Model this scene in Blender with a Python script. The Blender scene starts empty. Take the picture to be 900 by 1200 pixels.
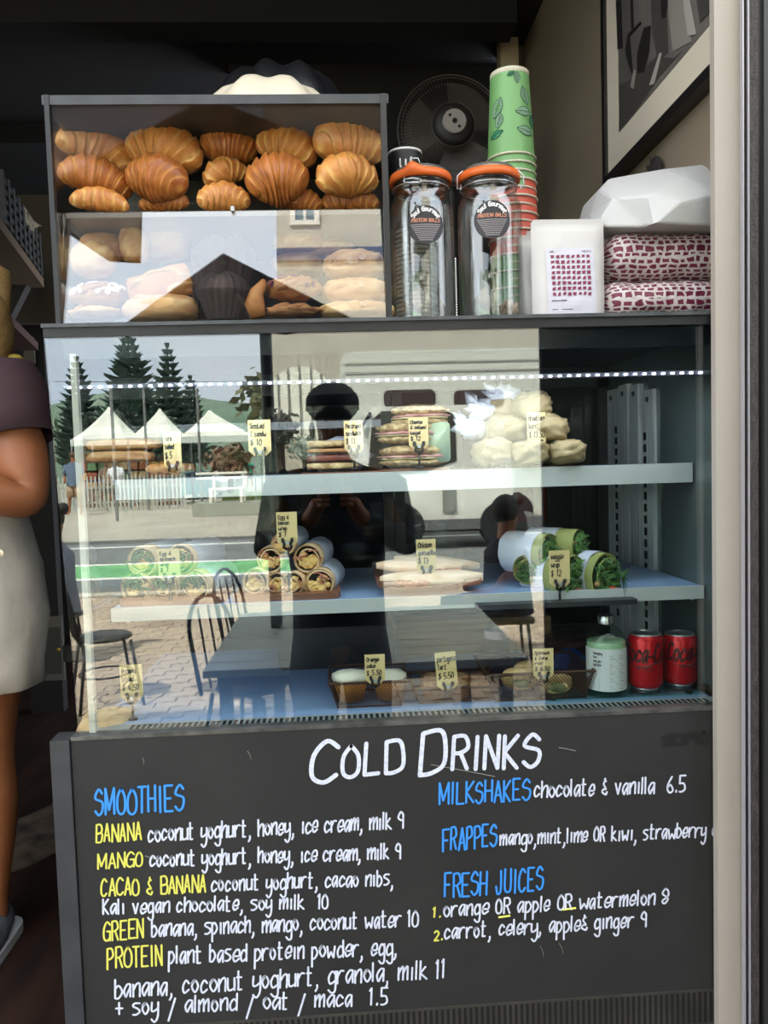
import bpy, math, random
from mathutils import Vector, Matrix, noise
random.seed(7)
PI = math.pi
sc = bpy.context.scene
col = sc.collection
# ------------------------------------------------------------------ camera, sky, sun, exposure
FPX = 930.0
CAM = Vector((0.0, -1.35, 1.55))
dy = Vector((-53, 55, -930)).normalized()            # world +Y seen from the camera
up = Vector((-455, 15300, 930)); up = (up - up.dot(dy)*dy).normalized()
dx = dy.cross(up).normalized()
# rows of the camera-from-world rotation give the world axes in camera space
R = Matrix(((dx.x, dx.y, dx.z), (dy.x, dy.y, dy.z), (up.x, up.y, up.z)))   # world = R @ cam
cd = bpy.data.cameras.new('camera'); cam = bpy.data.objects.new('camera', cd); col.objects.link(cam)
cam.matrix_world = Matrix.Translation(CAM) @ R.to_4x4()
cd.sensor_fit = 'VERTICAL'; cd.sensor_height = 36.0; cd.lens = FPX/1200*36.0
cd.clip_start = 0.01; cd.clip_end = 500
sc.camera = cam
SUN_STRENGTH, SKY_STRENGTH, EXPOSURE = 17.0, 4.4, 0.0
w = bpy.data.worlds.new('sky'); sc.world = w; w.use_nodes = True
nt = w.node_tree; nt.nodes.clear()
out = nt.nodes.new('ShaderNodeOutputWorld'); bg = nt.nodes.new('ShaderNodeBackground')
tc = nt.nodes.new('ShaderNodeTexCoord'); mp = nt.nodes.new('ShaderNodeMapping'); mp.inputs['Scale'].default_value = (1, 1, 2.4)
nz = nt.nodes.new('ShaderNodeTexNoise'); nz.inputs['Scale'].default_value = 2.2; nz.inputs['Detail'].default_value = 6
cr = nt.nodes.new('ShaderNodeValToRGB')
cr.color_ramp.elements[0].position = .38; cr.color_ramp.elements[0].color = (.72, .83, .97, 1)
cr.color_ramp.elements[1].position = .62; cr.color_ramp.elements[1].color = (.95, .98, 1.0, 1)
nt.links.new(tc.outputs['Generated'], mp.inputs[0]); nt.links.new(mp.outputs[0], nz.inputs['Vector'])
nt.links.new(nz.outputs['Fac'], cr.inputs[0]); nt.links.new(cr.outputs[0], bg.inputs[0])
bg.inputs[1].default_value = SKY_STRENGTH; nt.links.new(bg.outputs[0], out.inputs[0])
sd = bpy.data.lights.new('sun', 'SUN'); so = bpy.data.objects.new('sun', sd); col.objects.link(so)
sd.energy = SUN_STRENGTH; sd.angle = .02; sd.color = (1, .96, .88)
so.rotation_euler = Vector((-.45, .75, 1.15)).to_track_quat('Z', 'Y').to_euler()
sc.view_settings.view_transform = 'Standard'; sc.view_settings.look = 'None'
sc.view_settings.exposure = EXPOSURE; sc.view_settings.gamma = 1; sc.view_settings.use_curve_mapping = False
sc.cycles.max_bounces = 10; sc.cycles.transparent_max_bounces = 24; sc.cycles.glossy_bounces = 5
sc.cycles.diffuse_bounces = 4; sc.cycles.use_denoising = True; sc.cycles.caustics_reflective = False; sc.cycles.caustics_refractive = False
sc.cycles.sample_clamp_indirect = 6
FLOOR = .46      # inside floor, above the street
# ------------------------------------------------------------------ helpers
def ray(px, py):
    return R @ Vector((px-450, -(py-600), -FPX)).normalized()
def at(px, py, y=0.0):
    d = ray(px, py); return CAM + d*((y-CAM.y)/d.y)
def mir(px, py, y):                    # seen in the upright front glass: a point y metres out on the street side
    p = at(px, py, y); return Vector((p.x, -y, p.z))
def mirg(px, py, z=0.0):               # seen in the front glass, standing at height z
    d = ray(px, py); p = CAM + d*((z-CAM.z)/d.z); return Vector((p.x, -p.y, p.z))
def lin(c): return tuple(((v/255)/12.92 if v/255 <= .04045 else ((v/255+.055)/1.055)**2.4) for v in c)
def V(*a): return Vector(a)
MATS = {}
def M(name, c, rough=.6, metal=0, var=None, bump=None, c2=None, spec=.5, coat=0, attr=None, trans=0, sss=0, emit=None):
    """c, c2: sRGB 0-255. var=(scale, detail) mixes c and c2 by noise; bump=(scale,strength)."""
    if name in MATS: return MATS[name]
    m = bpy.data.materials.new(name); MATS[name] = m; m.use_nodes = True
    n = m.node_tree; b = n.nodes['Principled BSDF']; L = n.links.new
    c = lin(c); b.inputs['Base Color'].default_value = (*c, 1)
    b.inputs['Roughness'].default_value = rough; b.inputs['Metallic'].default_value = metal
    b.inputs['Specular IOR Level'].default_value = spec; b.inputs['Coat Weight'].default_value = coat
    b.inputs['Transmission Weight'].default_value = trans
    if sss: b.inputs['Subsurface Weight'].default_value = sss; b.inputs['Subsurface Scale'].default_value = .01
    if emit: b.inputs['Emission Color'].default_value = (*c, 1); b.inputs['Emission Strength'].default_value = emit
    t = n.nodes.new('ShaderNodeTexCoord')
    src = None
    if var:
        z = n.nodes.new('ShaderNodeTexNoise'); z.inputs['Scale'].default_value = var[0]; z.inputs['Detail'].default_value = var[1] if len(var) > 1 else 4
        if len(var) > 2:
            q = n.nodes.new('ShaderNodeMapping'); q.inputs['Scale'].default_value = var[2]; L(t.outputs['Object'], q.inputs[0]); L(q.outputs[0], z.inputs['Vector'])
        else: L(t.outputs['Object'], z.inputs['Vector'])
        r = n.nodes.new('ShaderNodeValToRGB'); e = r.color_ramp.elements
        e[0].position = .35; e[1].position = .65; e[0].color = (*c, 1); e[1].color = (*lin(c2), 1)
        L(z.outputs['Fac'], r.inputs[0]); src = r.outputs[0]
    if attr:      # vertex layer 'tone' pushes towards colour attr
        a = n.nodes.new('ShaderNodeVertexColor'); a.layer_name = 'tone'
        x = n.nodes.new('ShaderNodeMix'); x.data_type = 'RGBA'
        if src: L(src, x.inputs[6])
        else: x.inputs[6].default_value = (*c, 1)
        x.inputs[7].default_value = (*lin(attr), 1); L(a.outputs[0], x.inputs[0]); src = x.outputs[2]
    if src: L(src, b.inputs['Base Color'])
    if bump:
        z = n.nodes.new('ShaderNodeTexNoise'); z.inputs['Scale'].default_value = bump[0]; z.inputs['Detail'].default_value = 5
        L(t.outputs['Object'], z.inputs['Vector'])
        u = n.nodes.new('ShaderNodeBump'); u.inputs['Strength'].default_value = bump[1]; u.inputs['Distance'].default_value = .01
        L(z.outputs['Fac'], u.inputs['Height']); L(u.outputs[0], b.inputs['Normal'])
    return m
def glassmat(name, ior=1.75, tint=(1, 1, 1), rough=0.0):
    m = bpy.data.materials.new(name); MATS[name] = m; m.use_nodes = True
    n = m.node_tree; n.nodes.clear(); L = n.links.new
    o = n.nodes.new('ShaderNodeOutputMaterial'); x = n.nodes.new('ShaderNodeMixShader')
    f = n.nodes.new('ShaderNodeFresnel'); f.inputs[0].default_value = ior
    g = n.nodes.new('ShaderNodeNewGeometry')
    t = n.nodes.new('ShaderNodeBsdfTransparent'); t.inputs[0].default_value = (*tint, 1)
    s = n.nodes.new('ShaderNodeBsdfGlossy'); s.inputs['Roughness'].default_value = rough
    iv = n.nodes.new('ShaderNodeMath'); iv.operation = 'MULTIPLY_ADD'; iv.inputs[1].default_value = 1/ior-ior; iv.inputs[2].default_value = ior
    L(g.outputs['Backfacing'], iv.inputs[0]); L(iv.outputs[0], f.inputs[0])   # back faces: ior inverted back again
    L(f.outputs[0], x.inputs[0]); L(t.outputs[0], x.inputs[1]); L(s.outputs[0], x.inputs[2]); L(x.outputs[0], o.inputs[0])
    return m
def setp(o, label=None, cat=None, group=None, kind=None):
    if label: o['label'] = label
    if cat: o['category'] = cat
    if group: o['group'] = group
    if kind: o['kind'] = kind
    return o
def thing(name, label, cat, loc=(0, 0, 0), rz=0, group=None):
    o = bpy.data.objects.new(name, None); col.objects.link(o); o.location = loc; o.rotation_euler = (0, 0, rz); o.empty_display_size = .02
    return setp(o, label, cat, group)
def copy_tree(o, parent=None):
    c = o.copy(); col.objects.link(c); c.parent = parent
    for ch in list(o.children): copy_tree(ch, c)
    return c
class MB:
    def __init__(s): s.v = []; s.f = []; s.t = []; s.uv = {}
    def add(s, vs, fs, tone=0):
        b = len(s.v); s.v += [Vector(p) for p in vs]; s.f += [tuple(i+b for i in f) for f in fs]
        s.t += (list(tone) if isinstance(tone, (list, tuple)) else [tone]*len(vs)); return s
    def box(s, a, b, tone=0):
        x0, y0, z0 = a; x1, y1, z1 = b
        x0, x1 = min(x0, x1), max(x0, x1); y0, y1 = min(y0, y1), max(y0, y1); z0, z1 = min(z0, z1), max(z0, z1)
        return s.add([(x0,y0,z0),(x1,y0,z0),(x1,y1,z0),(x0,y1,z0),(x0,y0,z1),(x1,y0,z1),(x1,y1,z1),(x0,y1,z1)],
                     [(0,3,2,1),(4,5,6,7),(0,1,5,4),(1,2,6,5),(2,3,7,6),(3,0,4,7)], tone)
    def rbox(s, a, b, r, ax=2, seg=4, tone=0):
        """box with rounded corners in the plane normal to axis ax"""
        a = list(a); b = list(b); i, j = [k for k in range(3) if k != ax]
        pts = []
        for cx, cy, st in ((b[i]-r, b[j]-r, 0), (a[i]+r, b[j]-r, 1), (a[i]+r, a[j]+r, 2), (b[i]-r, a[j]+r, 3)):
            for k in range(seg+1):
                t = (st+k/seg)*PI/2; pts.append((cx+r*math.cos(t), cy+r*math.sin(t)))
        n = len(pts); vs = []
        for w_ in (a[ax], b[ax]):
            for p in pts:
                q = [0, 0, 0]; q[i], q[j], q[ax] = p[0], p[1], w_; vs.append(q)
        fs = [tuple(range(n))[::-1], tuple(range(n, 2*n))]+[(k, (k+1) % n, (k+1) % n+n, k+n) for k in range(n)]
        return s.add(vs, fs, tone)
    def prism(s, pts, y0, y1, tone=0):
        """polygon given as (x,z) extruded in y"""
        n = len(pts); vs = [(p[0], y0, p[1]) for p in pts]+[(p[0], y1, p[1]) for p in pts]
        return s.add(vs, [tuple(range(n)), tuple(range(n, 2*n))[::-1]]+[(k+n, (k+1) % n+n, (k+1) % n, k) for k in range(n)], tone)
    def poly(s, pts, d, tone=0):
        """3D polygon extruded by vector d"""
        n = len(pts); d = Vector(d); vs = [Vector(p) for p in pts]; vs += [p+d for p in vs]
        return s.add(vs, [tuple(range(n)), tuple(range(n, 2*n))[::-1]]+[(k+n, (k+1) % n+n, (k+1) % n, k) for k in range(n)], tone)
    def lathe(s, prof, seg=24, c=(0, 0, 0), ax=None, tone=0, cap=True):
        """prof: (r,z) list revolved about z through c, or about direction ax"""
        c = Vector(c); q = Vector((0, 0, 1)).rotation_difference(Vector(ax)) if ax is not None else None
        vs = []; fs = []; ts = []
        for ii, (r, z) in enumerate(prof):
            for k in range(seg):
                p = Vector((r*math.cos(2*PI*k/seg), r*math.sin(2*PI*k/seg), z))
                vs.append(c+(q @ p if q else p)); ts.append(tone[ii] if isinstance(tone, (list, tuple)) else tone)
        for i in range(len(prof)-1):
            for k in range(seg):
                fs.append((i*seg+k, i*seg+(k+1) % seg, (i+1)*seg+(k+1) % seg, (i+1)*seg+k))
        if cap:
            if prof[0][0] > 1e-6: fs.append(tuple(range(seg))[::-1])
            if prof[-1][0] > 1e-6: fs.append(tuple(range((len(prof)-1)*seg, len(prof)*seg)))
        return s.add(vs, fs, ts)
    def cyl(s, a, b, r, seg=12, r2=None, tone=0):
        a = Vector(a); b = Vector(b); d = b-a
        return s.lathe([(r, 0), (r2 if r2 is not None else r, d.length)], seg, a, d.normalized() if d.length else (0,0,1), tone)
    def tube(s, pts, r, seg=8, closed=False, tone=0, flat=1.0):
        pts = [Vector(p) for p in pts]; n = len(pts); rr = r if isinstance(r, (list, tuple)) else [r]*n
        vs = []; fs = []; ref = None
        for i, p in enumerate(pts):
            a = pts[(i-1) % n] if (closed or i > 0) else p; b = pts[(i+1) % n] if (closed or i < n-1) else p
            t = (b-a).normalized()
            if ref is None: ref = t.orthogonal().normalized()
            ref = (ref - ref.dot(t)*t).normalized(); bi = t.cross(ref)
            for k in range(seg):
                an = 2*PI*k/seg; vs.append(p+ref*(rr[i]*math.cos(an))+bi*(rr[i]*math.sin(an)*flat))
        for i in range(n if closed else n-1):
            j = (i+1) % n
            for k in range(seg): fs.append((i*seg+k, i*seg+(k+1) % seg, j*seg+(k+1) % seg, j*seg+k))
        if not closed: fs += [tuple(range(seg))[::-1], tuple(range((n-1)*seg, n*seg))]
        return s.add(vs, fs, tone)
    def blob(s, c, rad, amp=.1, freq=3.0, su=20, sv=12, rot=None, seed=0, tonef=None, zmin=None, sq=1.0):
        """noisy ellipsoid; sq<1 makes it boxier"""
        c = Vector(c); vs = []; ts = []; off = Vector((seed*7.3, seed*3.1, seed*1.7))
        for i in range(sv+1):
            ph = -PI/2+PI*i/sv
            for k in range(su):
                th = 2*PI*k/su
                f = lambda u: math.copysign(abs(u)**sq, u)
                d = Vector((f(math.cos(ph))*f(math.cos(th)), f(math.cos(ph))*f(math.sin(th)), f(math.sin(ph))))
                nn = noise.noise(d*freq+off)+.5*noise.noise(d*freq*2.3+off)
                p = Vector((d.x*rad[0], d.y*rad[1], d.z*rad[2]))*(1+amp*nn)
                if rot: p = rot @ p
                if zmin is not None: p.z = max(p.z, zmin)
                vs.append(c+p); ts.append(tonef(d, nn) if tonef else max(0, min(1, .5+nn*.6)))
        fs = []
        for i in range(sv):
            for k in range(su): fs.append((i*su+k, i*su+(k+1) % su, (i+1)*su+(k+1) % su, (i+1)*su+k))
        return s.add(vs, fs, ts)
    def grid(s, fn, nu, nv, tone=None):
        vs = []; ts = []
        for i in range(nu+1):
            for j in range(nv+1):
                p = fn(i/nu, j/nv); vs.append(p); ts.append(tone(i/nu, j/nv) if tone else 0)
        fs = [(i*(nv+1)+j, (i+1)*(nv+1)+j, (i+1)*(nv+1)+j+1, i*(nv+1)+j+1) for i in range(nu) for j in range(nv)]
        return s.add(vs, fs, ts)
    def build(s, name, mat, parent=None, smooth=False, base=None, uv=None):
        """vertices in world space unless the parent's own frame is wanted: with a parent they are shifted by its location"""
        me = bpy.data.meshes.new(name)
        off = Vector((0, 0, 0))
        if parent is not None and base is None:
            q = parent
            while q is not None: off = off+Vector(q.location); q = q.parent
        elif parent is None and base is None and s.v:
            xs = [p.x for p in s.v]; ys = [p.y for p in s.v]; zs = [p.z for p in s.v]
            off = Vector(((min(xs)+max(xs))/2, (min(ys)+max(ys))/2, min(zs)))
        elif base is not None and parent is None: off = Vector(base)
        me.from_pydata([tuple(p-off) for p in s.v], [], s.f)
        if any(s.t):
            ca = me.color_attributes.new('tone', 'FLOAT_COLOR', 'POINT')
            ca.data.foreach_set('color', [x for t in s.t for x in (t, t, t, 1)])
        if uv:
            ul = me.uv_layers.new(name='UVMap')
            for lp in me.loops: ul.data[lp.index].uv = uv(s.v[lp.vertex_index])
        if smooth: me.polygons.foreach_set('use_smooth', [True]*len(me.polygons))
        if smooth == 'auto':
            me.polygons.foreach_set('use_smooth', [True]*len(me.polygons))
            try: me.set_sharp_from_angle(angle=.7)
            except Exception: pass
        o = bpy.data.objects.new(name, me); col.objects.link(o)
        if mat: me.materials.append(mat)
        if parent is not None: o.parent = parent
        elif base is None: o.location = off
        else: o.location = off
        return o
LOCAL = (0, 0, 0)      # base=LOCAL with a parent: vertices are already in the parent's frame
# ------------------------------------------------------------------ handwriting: one-stroke glyphs, digit pairs xy, baseline y=3, x-height 7, cap 9
G = {
'a':(4,'~472705132446 4743'),'b':(4,'0903 ~0627452303'),'c':(4,'~4627051344'),'d':(4,'~4627051344 4943'),'e':(4,'~05454727051344'),
'f':(4,'~49291713 0737'),'g':(4,'~4627051344 ~47412001'),'h':(4,'0903 ~05274743'),'i':(2,'1713 1819'),'j':(2,'~27211000 2829'),
'k':(4,'0903 370543'),'l':(1,'0903'),'m':(6,'0703 ~05273733 ~35576763'),'n':(4,'0703 ~05274743'),'o':(4,'~270523452706'),
'p':(4,'0700 ~0627452303'),'q':(4,'~4627051344 4740'),'r':(4,'0703 ~052747'),'s':(4,'~47170635442303'),'t':(4,'~19141333 0737'),
'u':(4,'~0704134447 4743'),'v':(4,'072347'),'w':(6,'0713355367'),'x':(4,'0743 0347'),'y':(4,'~07042445 ~47422001'),'z':(4,'07470343'),
'A':(4,'032943 1535'),'B':(4,'0903 ~0939472606 ~0646443303'),'C':(4,'~482907042344'),'D':(4,'0903 ~093947442303'),'E':(4,'49090343 0636'),
'F':(4,'490903 0636'),'G':(4,'~482907042344 434626'),'H':(4,'0903 4943 0646'),'I':(2,'1913'),'J':(4,'~39341305'),'K':(4,'0903 490643'),
'L':(4,'090343'),'M':(5,'0309245953'),'N':(4,'03094349'),'O':(4,'~29070423444729'),'P':(4,'0903 ~0939472606'),'R':(4,'0903 ~0939472606 2643'),
'S':(4,'~48290746442304'),'T':(4,'0949 2923'),'U':(4,'~0904234449'),'V':(4,'092349'),'W':(6,'0913365369'),'Y':(4,'092649 2623'),'Z':(4,'09490343'),
'0':(4,'~29070423444729'),'1':(2,'081913'),'2':(4,'~08294703 0343'),'3':(4,'~08294726452304'),'4':(4,'290545 3733'),'5':(4,'490906 ~0636442303'),
'6':(4,'~39060423442605'),'7':(4,'094923'),'8':(4,'~2907452304464829'),'9':(4,'~4829072646 4843'),
',':(2,'~131201'),'.':(2,'1314'),'&':(4,'~382817263515043344 2928'),'/':(4,'0048'),'+':(4,'0545 2327'),'$':(4,'~48280736442304 2922'),
'-':(3,'0535'),' ':(3,''),"'":(1,'0908')}
SERIFLESS_I = {'i': (2, '1713')}
def glyph_paths(text, slant=0.0, jit=0.0, gap=1.6, dotless=False, rnd=random):
    x = 0; paths = []
    for ch in text:
        w_, g = (SERIFLESS_I if dotless and ch == 'i' else G).get(ch, G.get(ch.lower(), (3, '')))
        dyj = rnd.uniform(-jit, jit); sx = 1+rnd.uniform(-jit, jit)*.4; sl = slant+rnd.uniform(-jit, jit)*.15
        for st in g.split():
            sm = st[0] == '~'; st = st.lstrip('~')
            p = [(int(st[i]), int(st[i+1])-3) for i in range(0, len(st), 2)]
            if sm and len(p) > 2:
                q = []
                for i in range(len(p)-1):
                    p0 = p[i-1] if i else p[i]; p1 = p[i]; p2 = p[i+1]; p3 = p[i+2] if i+2 < len(p) else p[i+1]
                    for k in range(5):
                        t = k/5; t2 = t*t; t3 = t2*t
                        q.append(tuple(.5*((2*p1[a])+(-p0[a]+p2[a])*t+(2*p0[a]-5*p1[a]+4*p2[a]-p3[a])*t2+(-p0[a]+3*p1[a]-3*p2[a]+p3[a])*t3) for a in (0, 1)))
                q.append(p[-1]); p = q
            if len(p) == 2 and ch in '.i': p = [(p[0][0], p[0][1]), (p[1][0]+.2, p[1][1]-.4)] if ch == '.' else p
            pts = [(x+a*sx+sl*b, b+dyj) for a, b in p]
            if sm: paths.append(pts)
            else: paths += [[pts[i], pts[i+1]] for i in range(len(pts)-1)]
        x += w_+gap
    return paths, max(x-gap, 1)
def add_text(mb, text, P0, P1, height, width, upv=(0, 0, 1), nrm=(0, -1, 0), slant=.1, jit=.25, lift=.0006, wrap=None, dotless=False, seed=3, desc=0):
    """writes text from P0 to P1 (baseline), cap height in metres, pen width; wrap(u,v)->point overrides the plane"""
    rnd = random.Random(seed+len(text))
    paths, adv = glyph_paths(text, slant, jit, dotless=dotless, rnd=rnd)
    P0 = Vector(P0); P1 = Vector(P1); u = (P1-P0); sx = u.length/adv; u.normalize(); upv = Vector(upv); nrm = Vector(nrm)
    sy = height/6; h = width/2
    for si, p in enumerate(paths):
        f = wrap if wrap else (lambda a, b: P0+u*a+upv*b+nrm*(lift+.00004*(si % 4)))
        q = [(a*sx, b*sy) for a, b in p]
        L_, R_ = [], []
        for i in range(len(q)):
            a = q[max(i-1, 0)]; b = q[min(i+1, len(q)-1)]
            tx, ty = b[0]-a[0], b[1]-a[1]; l = math.hypot(tx, ty) or 1; tx /= l; ty /= l
            e = h*.8 if i == 0 else 0; e2 = h*.8 if i == len(q)-1 else 0
            X, Y = q[i][0]-tx*e+tx*e2, q[i][1]-ty*e+ty*e2
            hh = h*(.55 if (i in (0, len(q)-1)) else 1)
            if i in (0, len(q)-1):
                pass
            L_.append((X-ty*hh, Y+tx*hh)); R_.append((X+ty*hh, Y-tx*hh))
            if i == 0: L_.append((q[i][0]-ty*h, q[i][1]+tx*h)); R_.append((q[i][0]+ty*h, q[i][1]-tx*h))
            if i == len(q)-1:
                L_.insert(-1, (q[i][0]-ty*h, q[i][1]+tx*h)); R_.insert(-1, (q[i][0]+ty*h, q[i][1]-tx*h))
        n = len(L_)
        mb.add([f(*a) for a in L_]+[f(*a) for a in R_], [(i, i+n, i+1+n, i+1) for i in range(n-1)])
    return mb
def world_w(px, y): return px*(y-CAM.y)/FPX
# ------------------------------------------------------------------ materials
black = M('black_paint', (26, 26, 27), .45, var=(9, 5), c2=(38, 38, 39), bump=(60, .06))
panelm = M('chalk_black', (34, 33, 33), .6, var=(5, 6), c2=(42, 41, 40), bump=(90, .05))
greym = M('grey_laminate', (60, 61, 64), .45, var=(14, 5), c2=(50, 51, 54))
darkrail = M('dark_rail', (62, 64, 66), .4, var=(30, 5), c2=(80, 82, 84))
rail_m = M('rail_steel', (236, 238, 236), .4, .1, var=(4, 5, (40, 40, 1)), c2=(180, 184, 184))
steel = M('brushed_steel', (190, 194, 196), .32, .85, var=(4, 5, (40, 40, 1)), c2=(160, 164, 166))
white = M('white_enamel', (190, 194, 196), .35)
deckm = M('pale_blue_enamel', (146, 174, 216), .25, spec=.6)
taupe = M('taupe_paint', (134, 120, 102), .7, var=(3, 5), c2=(126, 112, 95), bump=(40, .08))
beige = M('beige_paint', (176, 166, 154), .6, var=(4, 5), c2=(170, 160, 148), bump=(50, .08))
nearblack = M('black_wall_paint', (13, 12, 12), .8, var=(2, 4), c2=(19, 17, 16))
woodm = M('brown_board', (132, 84, 60), .5, var=(12, 6, (1, 8, 8)), c2=(96, 58, 42))
glass = glassmat('case_glass', 1.95, (.93, .97, .95))
acrylic = glassmat('acrylic', 2.05, (.97, .97, .97))
plainglass = glassmat('side_glass', 1.45, (.96, .98, .97))
gasket = M('pale_seal', (214, 205, 196), .5)
# ------------------------------------------------------------------ the room
def struct(mb, name, m, **k): return setp(mb.build(name, m, None, **k), kind='structure')
WX = .695                      # inner face of the right wall
fl = setp(bpy.data.objects.new('floor', None), kind='structure')
struct(MB().box((-3.2, -.10, FLOOR-.2), (WX+.4, 4.2, FLOOR)), 'floor', M('dark_floorboards', (48, 29, 20), .5, var=(3, 6, (8, 1, 1)), c2=(24, 15, 11), bump=(20, .15)))
bpy.data.objects.remove(fl)
struct(MB().box((WX, .0, FLOOR), (WX+.12, 1.5, 3.3)), 'wall_right', taupe)
struct(MB().box((-3.2, 4.0, FLOOR), (WX+.4, 4.12, 3.3)), 'wall_back', nearblack)
struct(MB().box((-3.3, -.05, FLOOR), (-3.2, 4.1, 3.3)), 'wall_left', nearblack)
struct(MB().box((-3.3, -.10, 3.0), (WX+.5, 4.1, 3.12)), 'ceiling', nearblack)
# ceiling beams
for i, (y0, z0) in enumerate(((1.2, 2.92), (2.1, 2.92), (3.0, 2.92))):
    struct(MB().box((-3.2, y0, z0), (at(606, 10, y0).x, y0+.12, 3.0)), 'trim_%d' % (i+1), nearblack)
# dark screen wall behind the fan, running behind the counter up to the corner
struct(MB().box((-.35, 1.62, FLOOR), (at(585, 60, 1.62).x, 1.70, 3.0)), 'wall_rear', M('dark_screen', (20, 18, 17), .8, var=(3, 4), c2=(27, 24, 21)))
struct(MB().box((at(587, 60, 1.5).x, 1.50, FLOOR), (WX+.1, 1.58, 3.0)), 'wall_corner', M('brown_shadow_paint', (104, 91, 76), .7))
a = at(585, 60, 1.46); b_ = at(606, 60, 1.46)
struct(MB().box((a.x, 1.44, 2.05), (b_.x, 1.50, at(595, 34, 1.46).z)), 'trim_4', M('pale_conduit_cover', (190, 172, 140), .6))
# pillar and the door frame beside it
PX0 = at(838, 600, -.030).x; PX1 = at(871, 600, -.034).x
struct(MB().box((PX0, -.034, .1), (PX1+.01, -.018, 3.4)), 'pillar', beige)
hl_ = M('metal_highlight', (176, 172, 178), .35, .3)  # pale strips painted in as highlights along the frame edges
struct(MB().box((PX1, -.046, .1), (at(890, 600, -.04).x, -.03, 3.4)), 'trim_5', M('dark_gap', (16, 12, 15), .4))  # solid strip coloured dark for the shade in the gap
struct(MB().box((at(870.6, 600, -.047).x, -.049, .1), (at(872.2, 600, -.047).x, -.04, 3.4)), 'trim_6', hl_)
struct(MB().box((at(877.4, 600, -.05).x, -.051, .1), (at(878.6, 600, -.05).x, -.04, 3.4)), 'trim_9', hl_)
struct(MB().box((at(879, 600, -.05).x, -.050, .1), (at(889, 600, -.05).x, -.03, 3.4)), 'trim_7', M('worn_strip', (44, 37, 35), .7, var=(90, 8, (3, 3, .6)), c2=(66, 58, 54), bump=(200, .3)))
struct(MB().box((at(888, 600, -.045).x, -.045, .1), (1.6, -.02, 3.4)), 'wall_front', M('charcoal_front', (30, 33, 32), .5, var=(20, 5), c2=(38, 40, 39)))
struct(MB().box((at(895, 600, -.05).x, -.052, .3), (at(895, 600, -.05).x+.008, -.045, 3.4)), 'trim_8', M('dark_bead', (50, 52, 50), .4))
# shop front above the opening and to the left
struct(MB().box((-5.5, -.2, 2.98), (5.6, .2, 5.4)), 'fascia', M('dark_fascia', (40, 40, 42), .6))  # made taller and wider to block sun from the pavement screen
struct(MB().box((-4.2, -.2, 0), (-1.9, -.08, 3.0)), 'wall_shopfront', M('dark_fascia', (40, 40, 42), .6))
struct(MB().box((-4.2, -.12, 0), (WX+.8, -.10, FLOOR)), 'step', M('concrete_step', (120, 116, 108), .8, var=(8, 5), c2=(98, 95, 90)))
struct(MB().box((1.6, -.045, 0), (5.6, .2, 3.0)), 'wall_sunblock', M('dark_fascia', (40, 40, 42), .6))  # unseen wall added to block sun from the right
# ------------------------------------------------------------------ display fridge
F0 = thing('display_fridge', 'long glass-fronted black display fridge with the handwritten drinks menu on its base', 'fridge', (0.05, .3, FLOOR))
XR = WX-.006; YB = .62                      # right inner side, back
ztop = at(405, 378, 0).z; zgl = at(405, 389, 0).z; zpan = at(405, 850, 0).z
def ptop(px):                             # top edge of the black base, at plane y=0
    return at(px, 868-(px-98)*40/740, 0)
XL = at(78, 600, 0).x; XLb = at(64, 900, -.0).x
MB().box((at(52, 390, 0).x, -.006, zgl), (XR, YB+.02, ztop)).build('top_panel', black, F0)
MB().box((at(52, 390, 0).x-.002, -.010, ztop), (XR, YB+.02, ztop+.006)).build('top_trim', darkrail, F0)
# dark navy band along the glass top
MB().box((at(75, 400, .012).x, .008, at(405, 414, .01).z), (XR, .012, zgl)).build('header_band', M('navy_band', (16, 20, 30), .25), F0)
g = MB(); pa = [at(52, 390, 0), at(62, 600, 0), at(93, 866, 0)]
zb = zpan+.004
gp = [(pa[0].x, zgl), (XR, zgl), (XR, zb), (pa[2].x, zb)]
g.prism(gp, -.003, .003).build('front_glass', glass, F0)
# base
base = MB().box((at(86, 870, 0).x, -.012, FLOOR+.06), (XR, .02, zpan)).build('base_panel', panelm, F0)
MB().box((XLb, -.016, FLOOR+.06), (at(86, 870, 0).x-.002, .03, zpan+.002)).build('corner_post', greym, F0)
MB().box((XLb+.01, .02, FLOOR+.08), (XR, YB, zpan-.03)).build('base_cabinet', black, F0)
MB().box((XLb+.02, .03, FLOOR), (XR, YB-.03, FLOOR+.08)).build('plinth', black, F0)
MB().box((at(86, 868, 0).x, -.013, zpan), (XR, .016, zpan+.006)).build('sill_strip', M('worn_metal', (110, 108, 104), .4, .4, var=(30, 6), c2=(70, 70, 68)), F0)
# lower grille
zv1 = at(600, 1174, -.013).z; zv0 = at(600, 1204, -.013).z-.02
gr = MB(); x0 = at(110, 1190, -.013).x
gr.box((x0, -.0145, zv0), (XR, -.0125, zv1))
gp_ = gr.build('vent_panel', M('vent_metal', (74, 70, 64), .5, .2, var=(20, 5), c2=(58, 55, 50)), F0)
sl = MB(); n = 112
for i in range(n):
    xx = x0+.004+i*(XR-x0-.01)/n; sl.box((xx, -.0155, zv0+.006), (xx+.0045, -.0135, zv1-.004))
setp(sl.build('vent_slot', M('slot_black', (9, 9, 9), .9), gp_), kind='stuff')
scr = MB().box((XLb+.005, -.0175, .62), (XLb+.02, -.0155, .625)); 
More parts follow.
